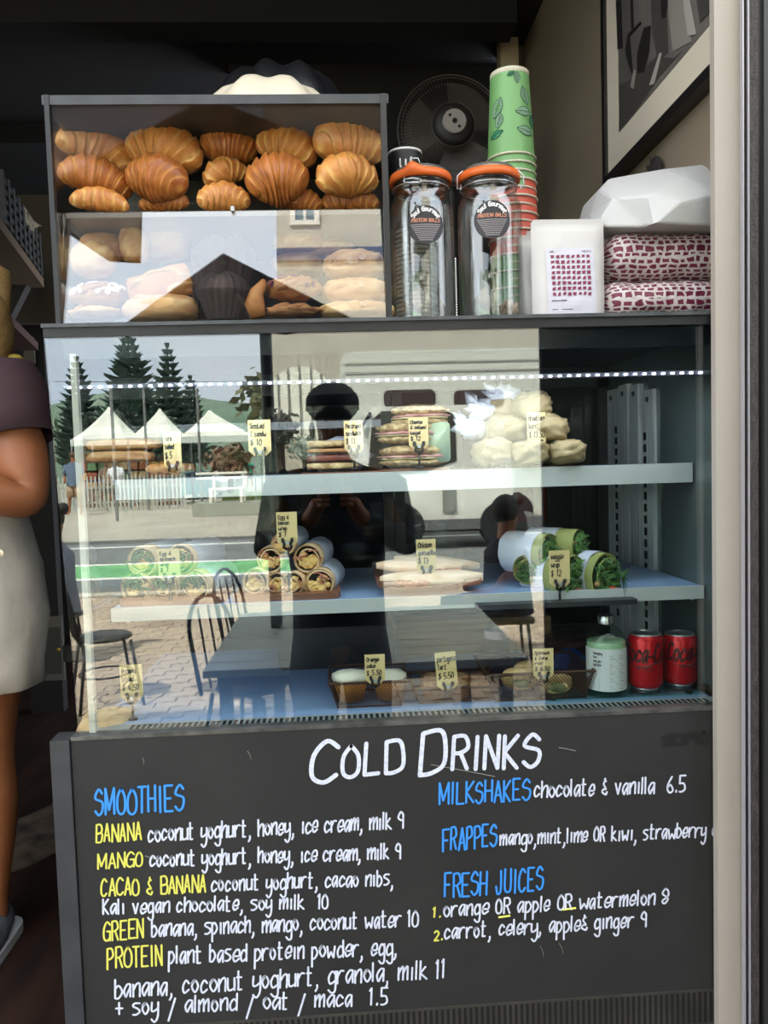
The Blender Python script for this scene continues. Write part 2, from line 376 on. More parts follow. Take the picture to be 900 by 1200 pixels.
# interior: deck, side walls, back doors
zdk = zpan+.003
MB().box((at(95, 860, 0).x+.01, .055, zdk-.02), (XR-.02, YB-.03, zdk)).build('deck', deckm, F0)
pg = MB().box((at(95, 860, 0).x+.006, .008, zpan-.012), (XR-.012, .055, zpan+.003))
pgr = pg.build('air_grille', M('grille_grey', (150, 158, 160), .4), F0)
sl = MB(); n = 104; X0 = at(150, 850, .02).x; 
for i in range(n):
    xx = X0+i*(XR-.03-X0)/n; sl.box((xx, .016, zpan+.0025), (xx+.0058, .046, zpan+.0036))
setp(sl.build('air_slot', M('slot_black', (9, 9, 9), .9), pgr), kind='stuff')
# left end: white edge strip, end glass
x0 = at(77, 415, .0).x
MB().box((x0+.004, .006, zpan+.006), (x0+.014, .02, at(80, 415, .01).z)).build('edge_strip', gasket, F0)
MB().box((x0+.006, .02, zpan+.006), (x0+.011, YB-.02, zgl)).build('end_glass', plainglass, F0)
# right end wall, darker mirror-like liner
SWX = at(819, 560, .10).x
MB().box((SWX+.004, .02, zpan+.02), (SWX+.012, YB-.02, zgl)).build('end_liner', M('grey_liner', (96, 108, 108), .12, .35), F0)
# back: frames and sliding panes
fr = MB()
for x_ in (at(100, 600, YB).x, at(455, 600, YB).x, at(468, 600, YB).x, at(628, 600, YB).x, at(704, 600, YB).x):
    fr.box((x_-.012, YB-.03, zdk), (x_+.012, YB, zgl-.02))
fr.box((at(70, 600, YB).x, YB-.03, zgl-.05), (SWX, YB, zgl)); fr.box((at(70, 600, YB).x, YB-.03, zdk-.01), (SWX, YB, zdk+.03))
fr.build('door_frame', black, F0)
for a_, b2 in ((100, 462), (462, 704)):
    MB().box((at(a_, 600, YB).x, YB-.018, zdk+.03), (at(b2, 600, YB).x, YB-.012, zgl-.05)).build('sliding_pane', glassmat('dark_pane', 1.42, (.45, .5, .52)) if a_ == 100 else MATS['dark_pane'], F0)
# shelf rails by the right end wall
slotm = M('slot_dark', (18, 20, 22), .8)
def yliner(px): 
    y_ = .4
    for _ in range(8): y_ -= (at(px, 600, y_).x-(SWX-.004))*2
    return y_
for k, (pa_, pb_) in enumerate(((711, 725), (728, 738), (741, 751), (754, 766))):
    y1, y0 = yliner(pa_), yliner(pb_); zt_ = at((pa_+pb_)/2, (457, 451, 451, 457)[k], (y0+y1)/2).z; xa = SWX-.004-.004*(k in (1, 2))
    rl = MB().box((xa, y0, zdk), (SWX+.005, y1, zt_)).build('shelf_rail', rail_m, F0)
    MB().lathe([(.006, 0), (.0055, .003), (.0, .0035)], 12, (xa, (y0+y1)/2, zt_-.02), (-1, 0, 0)).build('screw', M('screw_steel', (90, 92, 94), .3, .8), rl)
    if k in (0, 3):
        s_ = MB(); yy = y0+.004 if k == 0 else y1-.02
        for q in range(18):
            zz = zt_-.09-q*.026; s_.box((xa-.0012, yy, zz-.017), (xa+.001, yy+.014, zz))
        setp(s_.build('slot', slotm, rl), kind='stuff')
# shelves
def shelf(pxl, pyl, yf, depth, lip, label):
    z = at(405, pyl, yf).z; xa = at(pxl, pyl, yf).x
    s = MB().box((xa, yf, z-.006), (SWX, yf+depth, z)).build('shelf', deckm, F0)
    MB().box((xa, yf-.004, z-lip), (SWX, yf+.004, z+.001)).build('shelf_lip', white, s)
    for x_ in (xa+.02, SWX-.012):
        MB().box((x_, yf+.02, z-.03), (x_+.004, yf+depth, z-.006)).build('shelf_bracket', steel, s)
    return z
ZU = shelf(135, 555, .13, .36, .036, '')
ZM = shelf(130, 703, .085, .44, .023, '')
ZD = zdk
# light strip
zl = at(405, 446, .045).z
ls = MB().box((at(75, 455, .045).x, .040, zl-.004), (SWX, .058, zl+.003)).build('light_bar', M('light_bar_alu', (130, 132, 142), .4, .4), F0)
d = MB(); n = 66; xa = at(80, 455, .04).x
for i in range(n):
    xx = xa+i*(SWX-xa-.01)/n; d.box((xx, .0375, zl-.003), (xx+.0055, .0405, zl))
setp(d.build('light_dot', M('led', (214, 210, 255), .5, emit=14), ls), kind='stuff')
for k in range(2):
    al = bpy.data.lights.new('strip_light', 'AREA'); al.shape = 'RECTANGLE'; al.size = .55; al.size_y = .05; al.energy = .9; al.color = (.86, .9, 1)
    ao = bpy.data.objects.new('strip_light', al); col.objects.link(ao); ao.location = (-.22+.55*k, .07, zl-.02); ao.rotation_euler = (.45, 0, 0)
# menu lettering
MW, MY, MBl = M('chalk_white', (232, 234, 246), .7, var=(150, 4), c2=(205, 208, 226)), M('chalk_yellow', (226, 220, 96), .7), M('chalk_blue', (58, 148, 238), .7)
YP = -.0125
def line(txt, x0, y0, x1, y1, h, m, pen=2.1, **k):
    mb = MB(); add_text(mb, txt, at(x0, y0, YP), at(x1, y1, YP), world_w(h, YP), world_w(pen, YP), seed=int(x0+y0), **k)
    return mb.build('lettering', m, base)
T = [("C", 365, 916, 395, 914, 50, MW, 5.5), ("OLD", 402, 912, 470, 904, 38, MW, 5), ("D", 492, 907, 519, 902, 50, MW, 5.5), ("RINKS", 530, 903, 629, 898, 40, MW, 5),
 ("SMOOTHIES", 112, 956, 214, 949, 31, MBl, 2.8), ("BANANA", 113, 987, 166, 984, 21, MY, 2.2), ("coconut yoghurt, honey, ice cream, milk 9", 174, 986, 472, 970, 20, MW, 2.3),
 ("MANGO", 115, 1018, 167, 1014, 18, MY, 2.2), ("coconut yoghurt, honey, ice cream, milk 9", 176, 1015, 469, 1006, 19, MW, 2.3),
 ("CACAO & BANANA", 119, 1050, 241, 1045, 21, MY, 2.3), ("coconut yoghurt, cacao nibs,", 248, 1044, 461, 1037, 19, MW, 2.3),
 ("Kali vegan chocolate, soy milk  10", 121, 1071, 384, 1064, 18, MW, 2.3), ("GREEN", 122, 1102, 168, 1098, 23, MY, 2.3),
 ("banana, spinach, mango, coconut water 10", 178, 1097, 489, 1085, 20, MW, 2.3), ("PROTEIN", 126, 1135, 190, 1130, 25, MY, 2.4),
 ("plant based protein powder, egg,", 198, 1129, 465, 1118, 21, MW, 2.4), ("banana, coconut yoghurt, granola, milk 11", 135, 1169, 521, 1145, 23, MW, 2.4),
 ("+ soy / almond / oat / maca  1.5", 136, 1189, 454, 1177, 21, MW, 2.4), ("MILKSHAKES", 515, 943, 620, 937, 26, MBl, 2.6), ("chocolate & vanilla  6.5", 626, 934, 802, 928, 20, MW, 2.3),
 ("FRAPPES", 519, 997, 581, 991, 27, MBl, 2.6), ("mango,mint,lime OR kiwi, strawberry 6", 586, 990, 840, 980, 18, MW, 2.2), ("FRESH JUICES", 521, 1051, 636, 1043, 29, MBl, 2.6),
 ("1.", 507, 1075, 517, 1074, 12, MY, 2.2), ("orange OR apple OR watermelon 8", 520, 1074, 782, 1059, 19, MW, 2.3), ("2.", 509, 1102, 519, 1101, 12, MY, 2.2), ("carrot, celery, apple& ginger 9", 521, 1100, 757, 1085, 19, MW, 2.3)]
for t in T: line(*t, dotless=True)
for a_, b2, c_, d2 in ((584, 1075, 598, 1073), (658, 1066, 675, 1064)):
    MB().tube([at(a_, b2, YP-.0004), at(c_, d2, YP-.0004)], world_w(1.1, 0), 4, flat=.3).build('underline', MY, base)
add_text(bp := MB(), 'SKIPIO', at(777, 874, YP), at(829, 870, YP), world_w(13, 0), world_w(3, 0), slant=0, jit=0)
bp.build('badge_lettering', M('badge_grey', (30, 29, 29), .5), base)
# scuffs and rubbed chalk on the base panel
scf = MB()
for a_, b2, c_, d2 in ((290, 880, 294, 890), (633, 1108, 637, 1121), (655, 1105, 660, 1118), (167, 888, 168, 896), (505, 896, 580, 910), (170, 1003, 205, 1016), (655, 876, 675, 880)):
    scf.tube([at(a_, b2, YP-.0002), at((a_+c_)/2+1, (b2+d2)/2, YP-.0002), at(c_, d2, YP-.0002)], world_w(.45, 0), 4, flat=.3)
setp(scf.build('scratch', M('scratch_grey', (120, 118, 112), .8), base), kind='stuff')
# ------------------------------------------------------------------ pastry case on top
yp = .03; ZT = ztop+.006
P = thing('pastry_case', 'black-framed clear pastry cabinet full of croissants standing on the fridge', 'display case', (at(258, 380, yp).x, .2, ZT))
xl, xr = at(62, 250, yp).x-.003, at(456, 250, yp).x; zt = at(258, 112, yp).z; zr = at(258, 376, yp).z; PD = .36
case_grey = M('case_grey', (92, 96, 98), .45, .3, var=(40, 5), c2=(70, 73, 75))
inner = M('case_liner', (74, 70, 62), .6)
MB().box((xl-.004, yp-.004, at(258, 123, yp).z), (xr+.004, yp+PD, zt)).build('top_board', M('case_top', (66, 68, 70), .5, var=(30, 5), c2=(54, 56, 58)), P)
MB().box((xl, yp-.002, ZT), (xr, yp+PD, zr)).build('bottom_rail', case_grey, P)
for x_, w_ in ((xl, .008), (xr-.010, .010)):
    MB().box((x_, yp-.006, ZT+.004), (x_+w_, yp+.008, zt)).build('corner_post', black, P)
MB().box((xl, yp+PD-.008, zr), (xr, yp+PD, zt)).build('back_panel', inner, P)
for x_ in (xl+.002, xr-.006): MB().box((x_, yp+.01, zr), (x_+.004, yp+PD-.008, zt-.02)).build('side_pane', plainglass, P)
zs = at(258, 238, yp).z
MB().box((xl+.01, yp+.045, zs-.008), (xr-.012, yp+PD-.01, zs)).build('shelf', M('shelf_acrylic', (120, 112, 100), .3), P)
MB().box((at(268, 150, yp+PD).x, yp+PD-.012, zr), (at(268, 150, yp+PD).x+.005, yp+PD-.007, zt-.01)).build('back_seam', black, P)
ztp = at(258, 123, yp).z
MB().box((xl+.008, yp, zs+.001), (xr-.01, yp+.003, ztp)).build('upper_pane', glassmat('thin_acrylic', 1.16), P)
TILT = math.radians(10); hz = zs-.002-zr
fpl = MB().poly([(xl+.008, yp, zr+.001), (xr-.01, yp, zr+.001), (xr-.01, yp+hz*math.tan(TILT), zs-.002), (xl+.008, yp+hz*math.tan(TILT), zs-.002)], (0, .004, 0)).build('flap_door', acrylic, P)
MB().box((at(271, 236, .07).x, .058, zs-.004), (at(275, 236, .07).x, .068, zs+.004)).build('catch', white, fpl)
FN = Vector((0, -math.cos(TILT), math.sin(TILT))); FP = Vector((0, yp, zr))
def refl(px, py, dist):                    # seen in the tilted flap, dist metres beyond it on the street side
    d = ray(px, py); t = (FP-CAM).dot(FN)/d.dot(FN); h = CAM+d*t; r = d-2*d.dot(FN)*FN; return h+r*(dist/abs(r.y))
# ------------------------------------------------------------------ the street behind the photographer (mirrored in the glass)
def gy(py):                                # ground line seen at height py on the glass -> its street y
    return mirg(405, py, 0).y
y_pave, y_asph, y_g0, y_g1, y_line, y_kerb = gy(690), gy(668), gy(668), gy(652), gy(632), gy(624)
struct(MB().box((-60, -120, -.3), (60, y_kerb, -.01)), 'ground_footpath', M('pale_concrete', (190, 184, 166), .9, var=(.6, 5), c2=(170, 166, 152)))
struct(MB().box((-60, y_kerb, -.3), (60, y_kerb+.8, .0)), 'kerb', M('dark_gutter', (92, 92, 88), .9))
struct(MB().box((-60, y_kerb+.8, -.3), (60, y_g1, -.005)), 'road', M('grey_asphalt', (128, 132, 128), .9, var=(1.2, 6), c2=(112, 116, 114)))
struct(MB().box((-.6, y_g1, -.3), (60, y_g0, -.002)), 'road_lane_end', M('dark_asphalt', (112, 116, 112), .9))
struct(MB().box((-60, y_g1, -.3), (-.6, y_g0, .0)), 'road_cycle_lane', M('green_lane', (120, 186, 122), .85, var=(2, 5), c2=(104, 168, 112)))
struct(MB().box((-60, y_g0, -.3), (60, y_pave, -.005)), 'road_parking_lane', M('dark_asphalt', (112, 116, 112), .9, var=(1.5, 6), c2=(98, 102, 98)))
for i, yy in enumerate((y_g0, y_g1, y_line)):
    struct(MB().box((-60, yy-.09, -.004), (60 if i == 2 else -.6, yy+.09, .004)), 'road_line', M('road_white', (232, 232, 224), .7))
struct(MB().box((-60, y_pave-.25, -.3), (60, y_pave, .03)), 'kerb', M('pale_kerb', (186, 178, 160), .9))
pb = setp(MB().box((-14, y_pave, -.3), (14, -.12, .0)).build('pavement', M('sand_joint', (60, 52, 44), .95)), kind='structure')
# interlocking pavers: wavy-edged bricks
pvm = M('paver', (196, 178, 154), .85, var=(1.3, 5), c2=(160, 142, 122))
def paver_pts(w_=.224, d_=.112):
    xs = [0, .28, .5, .78, 1]; wv = [0, .16, 0, -.16, 0]
    top = [(x*w_, d_*(1+q)) for x, q in zip(xs, wv)]; bot = [(x*w_, d_*q) for x, q in zip(xs, wv)]
    return bot+top[::-1]
pp = paver_pts(); n = len(pp)
pm_ = MB().add([(x-.112, y, 0) for x, y in pp]+[((x-.112)*.955, (y-.056)*.86+.056, .014) for x, y in pp], [tuple(range(n, 2*n))]+[(k, (k+1) % n, (k+1) % n+n, k+n) for k in range(n)])
me = None; cnt = 0; rest = MB()
rows = int((-.6-y_pave)/.116)
for r in range(rows):
    yy = -2.75-r*.116
    if yy < y_pave+.02: break
    off = .114*(r % 2); lim = 1.25+(-yy)*.26
    k0 = int((-lim-1.0)/.228); k1 = int((lim-.4)/.228)
    for k in range(k0, k1):
        x_ = k*.228+off
        if cnt < 300 and -2.1-(-yy-2.7)*.28 < x_ < -.35-(-yy-2.7)*.1:
            if me is None:
                o = pm_.build('paver', pvm, pb, base=LOCAL); me = o.data
            else:
                o = bpy.data.objects.new('paver', me); col.objects.link(o); o.parent = pb
            o.location = Vector((x_, yy, .0+random.uniform(-.002, .003)))-pb.location; o.rotation_euler = (random.uniform(-.01, .01), random.uniform(-.01, .01), 0); cnt += 1
        else:
            dz = random.uniform(-.002, .003); rest.add([(p.x+x_, p.y+yy, p.z+dz) for p in pm_.v], pm_.f)
setp(rest.build('paver_field', pvm, pb), kind='stuff')
# ---- umbrella beside the shop
umx = M('umbrella_navy', (34, 42, 58), .7, var=(3, 5), c2=(48, 58, 76))
pole = mir(313, 440, 2.65)
U = thing('cafe_umbrella', 'dark navy square cafe umbrella on a dark pole over the pavement table', 'umbrella', (pole.x, pole.y, 0))
cx, cy_ = pole.x, pole.y; HD = 1.72; ez = 2.60; cz = 3.2
cor = [V(cx, cy_+HD, ez), V(cx+HD, cy_, ez), V(cx, cy_-HD, ez), V(cx-HD, cy_, ez)]
cn = MB()
for i in range(4):
    a_, b2, c_ = cor[i], cor[(i+1) % 4], V(cx, cy_, cz)
    cn.add([a_, b2, c_, a_-V(0, 0, .012), b2-V(0, 0, .012), c_-V(0, 0, .012)], [(0, 1, 2), (5, 4, 3), (0, 3, 4, 1)])
    cn.poly([a_, b2, b2-V(0, 0, .12), a_-V(0, 0, .12)], (0, 0, .004))
cn.build('canopy', umx, U)
MB().cyl((cx, cy_, 0), (cx, cy_, cz), .03, 14).build('pole', M('pole_dark', (58, 58, 62), .4, .5), U)
for c_ in cor: MB().cyl(V(cx, cy_, cz-.06), c_-V(0, 0, .03), .010, 6).build('rib', M('rib_steel', (120, 120, 124), .4, .6), U)
MB().lathe([(.28, 0), (.28, .05), (.05, .09)], 20, (cx, cy_, 0)).build('base', black, U)
# dark hanging sign seen high in the flap
q = [refl(58, 228, 2.2), refl(164, 226, 2.2), refl(163, 303, 2.2), refl(126, 301, 2.2), refl(64, 258, 2.2)]
q = [V(p.x, q[1].y, p.z) for p in q]
S = setp(MB().poly(q, (0, -.05, 0)).build('hanging_sign', M('sign_brown', (50, 44, 40), .7)), 'dark angular hanging sign board above the street outside the shop', 'sign')
# ---- apartment building opposite, right-hand part of the reflection
D = 24.0
bx = refl(324, 260, D).x; by = refl(324, 260, D).y; btop = 34
B = thing('apartment_building', 'tall pale rendered building across the street with a blue band and small window', 'building', (bx+6, by, 0))
ren = M('render_cream', (184, 177, 162), .9, var=(1.5, 6), c2=(174, 167, 152))
MB().box((bx, by-8, 0), (bx+16, by, btop)).build('wall', ren, B)
a_ = refl(352, 255, D); b2 = refl(352, 228, D)
x0, x1 = refl(346, 250, D).x, refl(368, 250, D).x; z0, z1 = refl(350, 258, D).z, refl(350, 215, D).z
wf = MB(); wf.box((x0-.2, by, z0-.2), (x1+.2, by+.1, z0)); wf.box((x0-.2, by, z1), (x1+.2, by+.1, z1+.2)); wf.box((x0-.2, by, z0), (x0, by+.1, z1)); wf.box((x1, by, z0), (x1+.2, by+.1, z1)); wf.box(((x0+x1)/2-.05, by, z0), ((x0+x1)/2+.05, by+.08, z1))
wf = wf.build('window', M('window_cream', (214, 206, 190), .6), B)
MB().box((x0, by, z0), (x1, by+.03, z1)).build('pane', M('window_pane', (92, 118, 128), .1), wf)
za, zb_ = refl(395, 305, D).z, refl(395, 290, D).z
MB().box((bx, by, za), (bx+16, by+.12, zb_)).build('blue_band', M('band_blue', (66, 80, 108), .8), B)
# dark screen added on the right to dim the glass reflections
wb0, wb1 = mir(644, 600, 1.75), mir(860, 600, 1.75)
wbk = thing('reflection_blocker', 'tall dark green screen added on the pavement to darken the glass reflection', 'screen', ((wb0.x+wb1.x)/2, -1.75, 0))
MB().box((wb0.x, -1.77, .15), (wb1.x+1.2, -1.75, 2.75)).build('canvas', M('canvas_green', (36, 46, 44), .8, var=(1.5, 4), c2=(58, 70, 62)), wbk)
for x_ in (wb0.x, wb0.x+1.0, wb1.x+1.2): MB().cyl((x_, -1.795, 0), (x_, -1.795, 2.8), .02, 10).build('post', M('pole_dark', (58, 58, 62), .4, .5), wbk)
# ---- white bus / caravan behind and white truck in front
vbus = M('bus_cream', (206, 206, 192), .5); vw = M('vehicle_white', (240, 240, 228), .35, var=(1, 3), c2=(214, 212, 198)); vg = M('vehicle_glass', (74, 62, 60), .15); vd = M('tyre', (26, 26, 28), .8)
def mxz(px, py, d): p = mir(px, py, d); return p
d = 15.8
a_, b2 = mir(398, 412, d), mir(640, 640, d)
bus = thing('white_bus', 'tall white bus with rounded brown windows parked across the street', 'bus', (a_.x+2, -d-.9, 0))
MB().rbox((a_.x, -d-2.2, .45), (a_.x+4.6, -d, a_.z), .28, 1).build('body', vbus, bus)
for p0, p1 in ((450, 510), (532, 590)):
    u0, u1 = mir(p0, 478, d), mir(p1, 456, d); MB().rbox((u0.x, -d, u0.z), (u1.x, -d+.02, u1.z), .12, 1).build('window', vg, bus)
for zz in (425, 436): MB().box((a_.x+.1, -d, mir(500, zz, d).z), (a_.x+4.5, -d+.03, mir(500, zz-2, d).z)).build('roof_rail', M('rail_grey', (176, 172, 160), .5), bus)
for xx in (a_.x+.8, a_.x+3.7): MB().cyl((xx, -d-.2, .42), (xx, -d+.03, .42), .42, 20).build('wheel', vd, bus)
d = 12.6
X = lambda px, py: (mir(px, py, d).x, mir(px, py, d).z)
tr = thing('white_truck', 'white truck cab with a large rounded side window parked at the kerb opposite', 'truck', (X(500, 600)[0], -d-.8, 0))
out_ = [X(425, 590), X(418, 540), X(426, 490), X(436, 477), X(560, 474), X(590, 495), X(600, 540), X(604, 610), X(430, 612)]
MB().prism(out_, -d-1.7, -d).build('cab', vw, tr)
wn = [X(432, 545), X(436, 492), X(447, 482), X(520, 480), X(533, 487), X(535, 540), X(500, 552), X(455, 556)]
MB().prism(wn, -d, -d+.02).build('side_window', M('truck_glass', (70, 68, 62), .3), tr)
MB().box((X(519, 600)[0], -d, X(519, 600)[1]), (X(534, 574)[0], -d+.04, X(534, 574)[1])).build('fuel_flap', M('flap_grey', (128, 128, 120), .6), tr)
MB().box((X(430, 612)[0], -d-1.6, .35), (X(640, 612)[0], -d+.02, X(600, 606)[1])).build('chassis', M('chassis_grey', (96, 98, 96), .7), tr)
MB().tube([V(X(434, 484)[0], -d+.02, X(434, 484)[1]), V(X(424, 500)[0], -d+.12, X(424, 500)[1])], .03, 8).build('mirror', vd, tr)
for px in (470, 590): 
    p = X(px, 620); MB().cyl((p[0], -d-.25, .42), (p[0], -d+.03, .42), .42, 22).build('wheel', vd, tr)
# ---- ribbed shelter
d = 19.5; sh = thing('ribbed_shelter', 'pale shelter with a ribbed arched roof beside the bus', 'shelter', (mir(365, 500, d).x, -d-.8, 0))
cx2 = mir(352, 470, d); rad = .95
pts = [V(cx2.x-rad*math.cos(t*PI/12), -d, cx2.z+1.1*math.sin(t*PI/12)-.2) for t in range(13)]
MB().poly([pts[0]-V(0, 0, .8)]+pts+[pts[-1]-V(0, 0, .8)], (0, -3, 0)).build('roof', M('shelter_cream', (236, 234, 216), .6), sh)
for i in range(9):
    t = PI*(i+1)/10; MB().box((cx2.x-rad*math.cos(t)-.02, -d, cx2.z-1.0), (cx2.x-rad*math.cos(t)+.02, -d+.05, cx2.z-.2+1.1*math.sin(t))).build('rib', M('rib_cream', (120, 120, 108), .6), sh)
for sx in (-1, 1): MB().box((cx2.x+sx*rad-.06, -d-.1, 0), (cx2.x+sx*rad+.06, -d, cx2.z-.9)).build('post', M('shelter_cream', (216, 214, 196), .6), sh)
# ---- white marquees
tm = M('marquee_white', (240, 240, 226), .7); d = 33.0
zv = mir(200, 512, d).z
for i, (c_, l_, r_) in enumerate(((116, 82, 150), (178, 149, 209), (238, 208, 298))):
    xl_, xc, xr_ = mir(l_, 512, d).x, mir(c_, 474, d).x, mir(r_, 512, d).x; zp = mir(c_, 474+i*2, d).z
    T_ = thing('marquee', ('white peaked market marquee, the one nearest the pale window edge', 'white peaked market marquee in the middle of the row of three', 'white peaked market marquee beside the parked cars')[i], 'marquee', ((xl_+xr_)/2, -d-1.5, 0), 0, 'market marquees')
    cv = MB(); N = 10; xm = (xl_+xr_)/2; hw = (xr_-xl_)/2-.01
    for k in range(N):
        t0, t1 = k/N, (k+1)/N; f = lambda t: (1-t, zv+(zp-zv)*(t**1.25))
        s0, za_ = f(t0); s1, zb2 = f(t1)
        ring = lambda s, z: [V(xm+(xc-xm)*(1-s)-hw*s, -d, z) if False else V(xc*(1-s)+xm*s+sx*hw*s, -d-1.5+sy*1.5*s, z) for sx, sy in ((-1, 1), (1, 1), (1, -1), (-1, -1))]
        cv.add(ring(max(s0, .03), za_)+ring(max(s1, .03), zb2), [(j, (j+1) % 4, (j+1) % 4+4, j+4) for j in range(4)])
    cv.build('canopy', tm, T_)
    MB().box((xl_, -d-.02, zv-.28), (xr_, -d, zv)).build('valance', M('valance_pale', (196, 204, 196), .8), T_)
    for x_ in (xl_+.03, xr_-.03):
        for y_ in (-d-.04, -d-2.9): MB().box((x_-.03, y_-.03, 0), (x_+.03, y_+.03, zv)).build('leg', steel, T_)
# market stalls under the marquees
stc = [(188, 120, 78), (206, 160, 96), (150, 84, 60), (96, 130, 90), (214, 186, 140)]
for i in range(5):
    px = 104+i*24; p = mir(px, 590, 34.8); 
    st = thing('market_stall', ('produce stall with crates of brown goods under the first marquee', 'produce stall of orange goods behind the walking man', 'market stall stacked with wooden boxes under the middle marquee', 'market stall of green boxes beside a white post', 'market stall of pale boxes at the end of the row')[i], 'stall', (p.x, p.y, 0), 0, 'market stalls')
    MB().box((p.x-.42, p.y-.4, 0), (p.x+.42, p.y+.3, .75)).build('table', M('stall_cloth_%d' % (i % 2), ((120, 84, 66), (160, 150, 130))[i % 2], .8), st)
    for r in range(3):
        for k in range(2):
            MB().box((p.x-.4+k*.42, p.y-.4+r*.05, .8+r*.42), (p.x-.02+k*.42, p.y, 1.12+r*.42)).build('crate', M('crate_%d' % ((i+r+k) % 5), stc[(i+r+k) % 5], .8), st)
    MB().box((p.x-.44, p.y-.42, .75), (p.x+.44, p.y-.38, 2.2)).build('backboard', M('stall_dark', (92, 66, 52), .8), st)
# white picket fence
d = 31.0; zt_ = mir(160, 556, d).z
Fc = thing('picket_fence', 'low white picket fence in front of the market stalls', 'fence', (mir(150, 590, d).x, -d, 0))
xa, xb = mir(70, 590, d).x, mir(218, 590, d).x; k = 0; me = None
while xa+k*.16 < xb:
    x_ = xa+k*.16
    if me is None: o = MB().prism([(-.035, 0), (.035, 0), (.035, zt_-.06), (0, zt_), (-.035, zt_-.06)], -.015, .015).build('picket', M('fence_white', (176, 180, 170), .7), Fc, base=LOCAL); me = o.data
    else: o = bpy.data.objects.new('picket', me); col.objects.link(o); o.parent = Fc
    o.location = (x_-Fc.location.x, 0, 0); k += 1
for zz in (.3, .9): MB().box((xa, -d-.05, zz), (xb, -d-.016, zz+.08)).build('rail', M('fence_white', (176, 180, 170), .7), Fc)
# bench and plinth
d = 25.0; p0, p1 = mir(226, 600, d), mir(312, 600, d)
struct(MB().box((p0.x, -d-1.6, 0), (p1.x, -d+.1, .42)), 'kerb_plinth', M('plinth_concrete', (160, 162, 148), .9))
bn = thing('street_bench', 'pale slatted street bench standing on a concrete plinth', 'bench', ((p0.x+p1.x)/2, -d-.6, .42))
wb = M('bench_cream', (236, 232, 220), .6)
for k in range(3): MB().box((mir(245, 600, d).x, -d-.2-k*.18, .86), (mir(286, 600, d).x, -d-.08-k*.18, .91)).build('slat', wb, bn)
for k in range(2): MB().box((mir(224, 560, d).x, -d-.9, mir(250, 562, d).z+k*.16), (mir(286, 560, d).x, -d-.86, mir(250, 562, d).z+.08+k*.16)).build('back_slat', wb, bn)
for px in (247, 283):
    x_ = mir(px, 600, d).x; MB().box((x_-.05, -d-.6, .42), (x_+.05, -d-.1, .86)).build('leg', wb, bn); MB().box((x_-.04, -d-.95, .42), (x_+.04, -d-.9, mir(250, 557, d).z)).build('post', wb, bn)
# parked cars, verge
def car(px, d, c, label, s=1):
    p = mir(px, 545, d); C_ = thing('parked_car', label, 'car', (p.x, -d, 0), 0, 'cars parked beyond the market')
    m = M('car_%s' % c[0], c[1], .3)
    MB().prism([(p.x-.85, .25), (p.x+.85, .25), (p.x+.88, .8), (p.x+.62, .95), (p.x+.5, 1.45), (p.x-.5, 1.45), (p.x-.62, .95), (p.x-.88, .8)], -d-3.6, -d).build('body', m, C_)
    MB().prism([(p.x-.55, .96), (p.x+.55, .96), (p.x+.44, 1.38), (p.x-.44, 1.38)], -d-.01, -d+.01).build('windscreen', M('car_glass', (60, 76, 84), .1), C_)
    for s_ in (-1, 1): MB().cyl((p.x+s_*.8, -d-.6, .32), (p.x+s_*.62, -d-.6, .32), .32, 12).build('wheel', vd, C_)
for a_ in ((226, 40, ('teal', (70, 120, 130)), 'teal car parked nearest the marquee row'), (240, 44, ('white', (226, 228, 226)), 'white car parked between a teal car and a silver car'), (252, 50, ('silver', (180, 184, 188)), 'silver car parked under the trees'), (262, 56, ('dark', (60, 62, 70)), 'dark car parked furthest along the verge')): car(*a_)
struct(MB().box((mir(262, 550, 38).x, -42, 0), (mir(302, 550, 38).x, -37, .25)), 'ground_verge', M('verge_green', (150, 168, 96), .9))
# street poles
for px, d, lab in ((137, 24, 'thin grey street pole rising in front of the first marquee'), (237, 28, 'grey street pole in front of the parked cars'), (175, 30, 'slim white post between the marquees')):
    p = mir(px, 600, d); setp(MB().cyl((p.x, p.y, 0), (p.x, p.y, mir(px, 455, d).z), .05, 8).build('street_pole', M('pole_grey', (120, 122, 118), .6)), lab, 'pole')
# far hills and tree masses
hl = MB(); N = 60
hl.grid(lambda u, v: V(-140+280*u, -115-15*v, -1+(13+5*noise.noise(V(u*9, 0, 0)))*math.sin(min(1, v*1.2)*PI/2)), 60, 6)
struct(hl, 'hill', M('hill_green', (92, 116, 96), .95, var=(.15, 6), c2=(120, 136, 118)), smooth=True)
lf = M('bush_leaf', (58, 84, 52), .9, var=(2, 4), c2=(38, 62, 38)); tk = M('bark', (74, 62, 50), .9)
def bushy(px, d, r, h, lab, name='street_tree', m=lf, sd=1):
    p = mir(px, 560, d); t = thing(name, lab, 'tree', (p.x, -d, 0), 0, 'trees beyond the market')
    rnd = random.Random(sd); c = MB()
    for k in range(260):
        q = V(rnd.gauss(0, .42), rnd.gauss(0, .42), rnd.gauss(0, .36)); q = q*min(1, 1/max(q.length, .01)) if q.length > 1 else q
        o_ = V(p.x+q.x*r, -d+q.y*r, h-r*.8+q.z*r*.9); a = V(rnd.uniform(-1, 1), rnd.uniform(-1, 1), rnd.uniform(-1, 1)).normalized(); b3 = a.orthogonal().normalized(); s_ = r*rnd.uniform(.1, .2)
        c.add([o_-a*s_, o_+b3*s_*.7, o_+a*s_, o_-b3*s_*.7], [(0, 1, 2, 3)])
    c.blob((p.x, -d, h-r*.8), (r*.62, r*.62, r*.6), .35, 2.5, 14, 9, seed=sd)
    c.build('foliage', m, t); MB().cyl((p.x, -d, 0), (p.x, -d, h-r), .14, 8).build('trunk', tk, t)
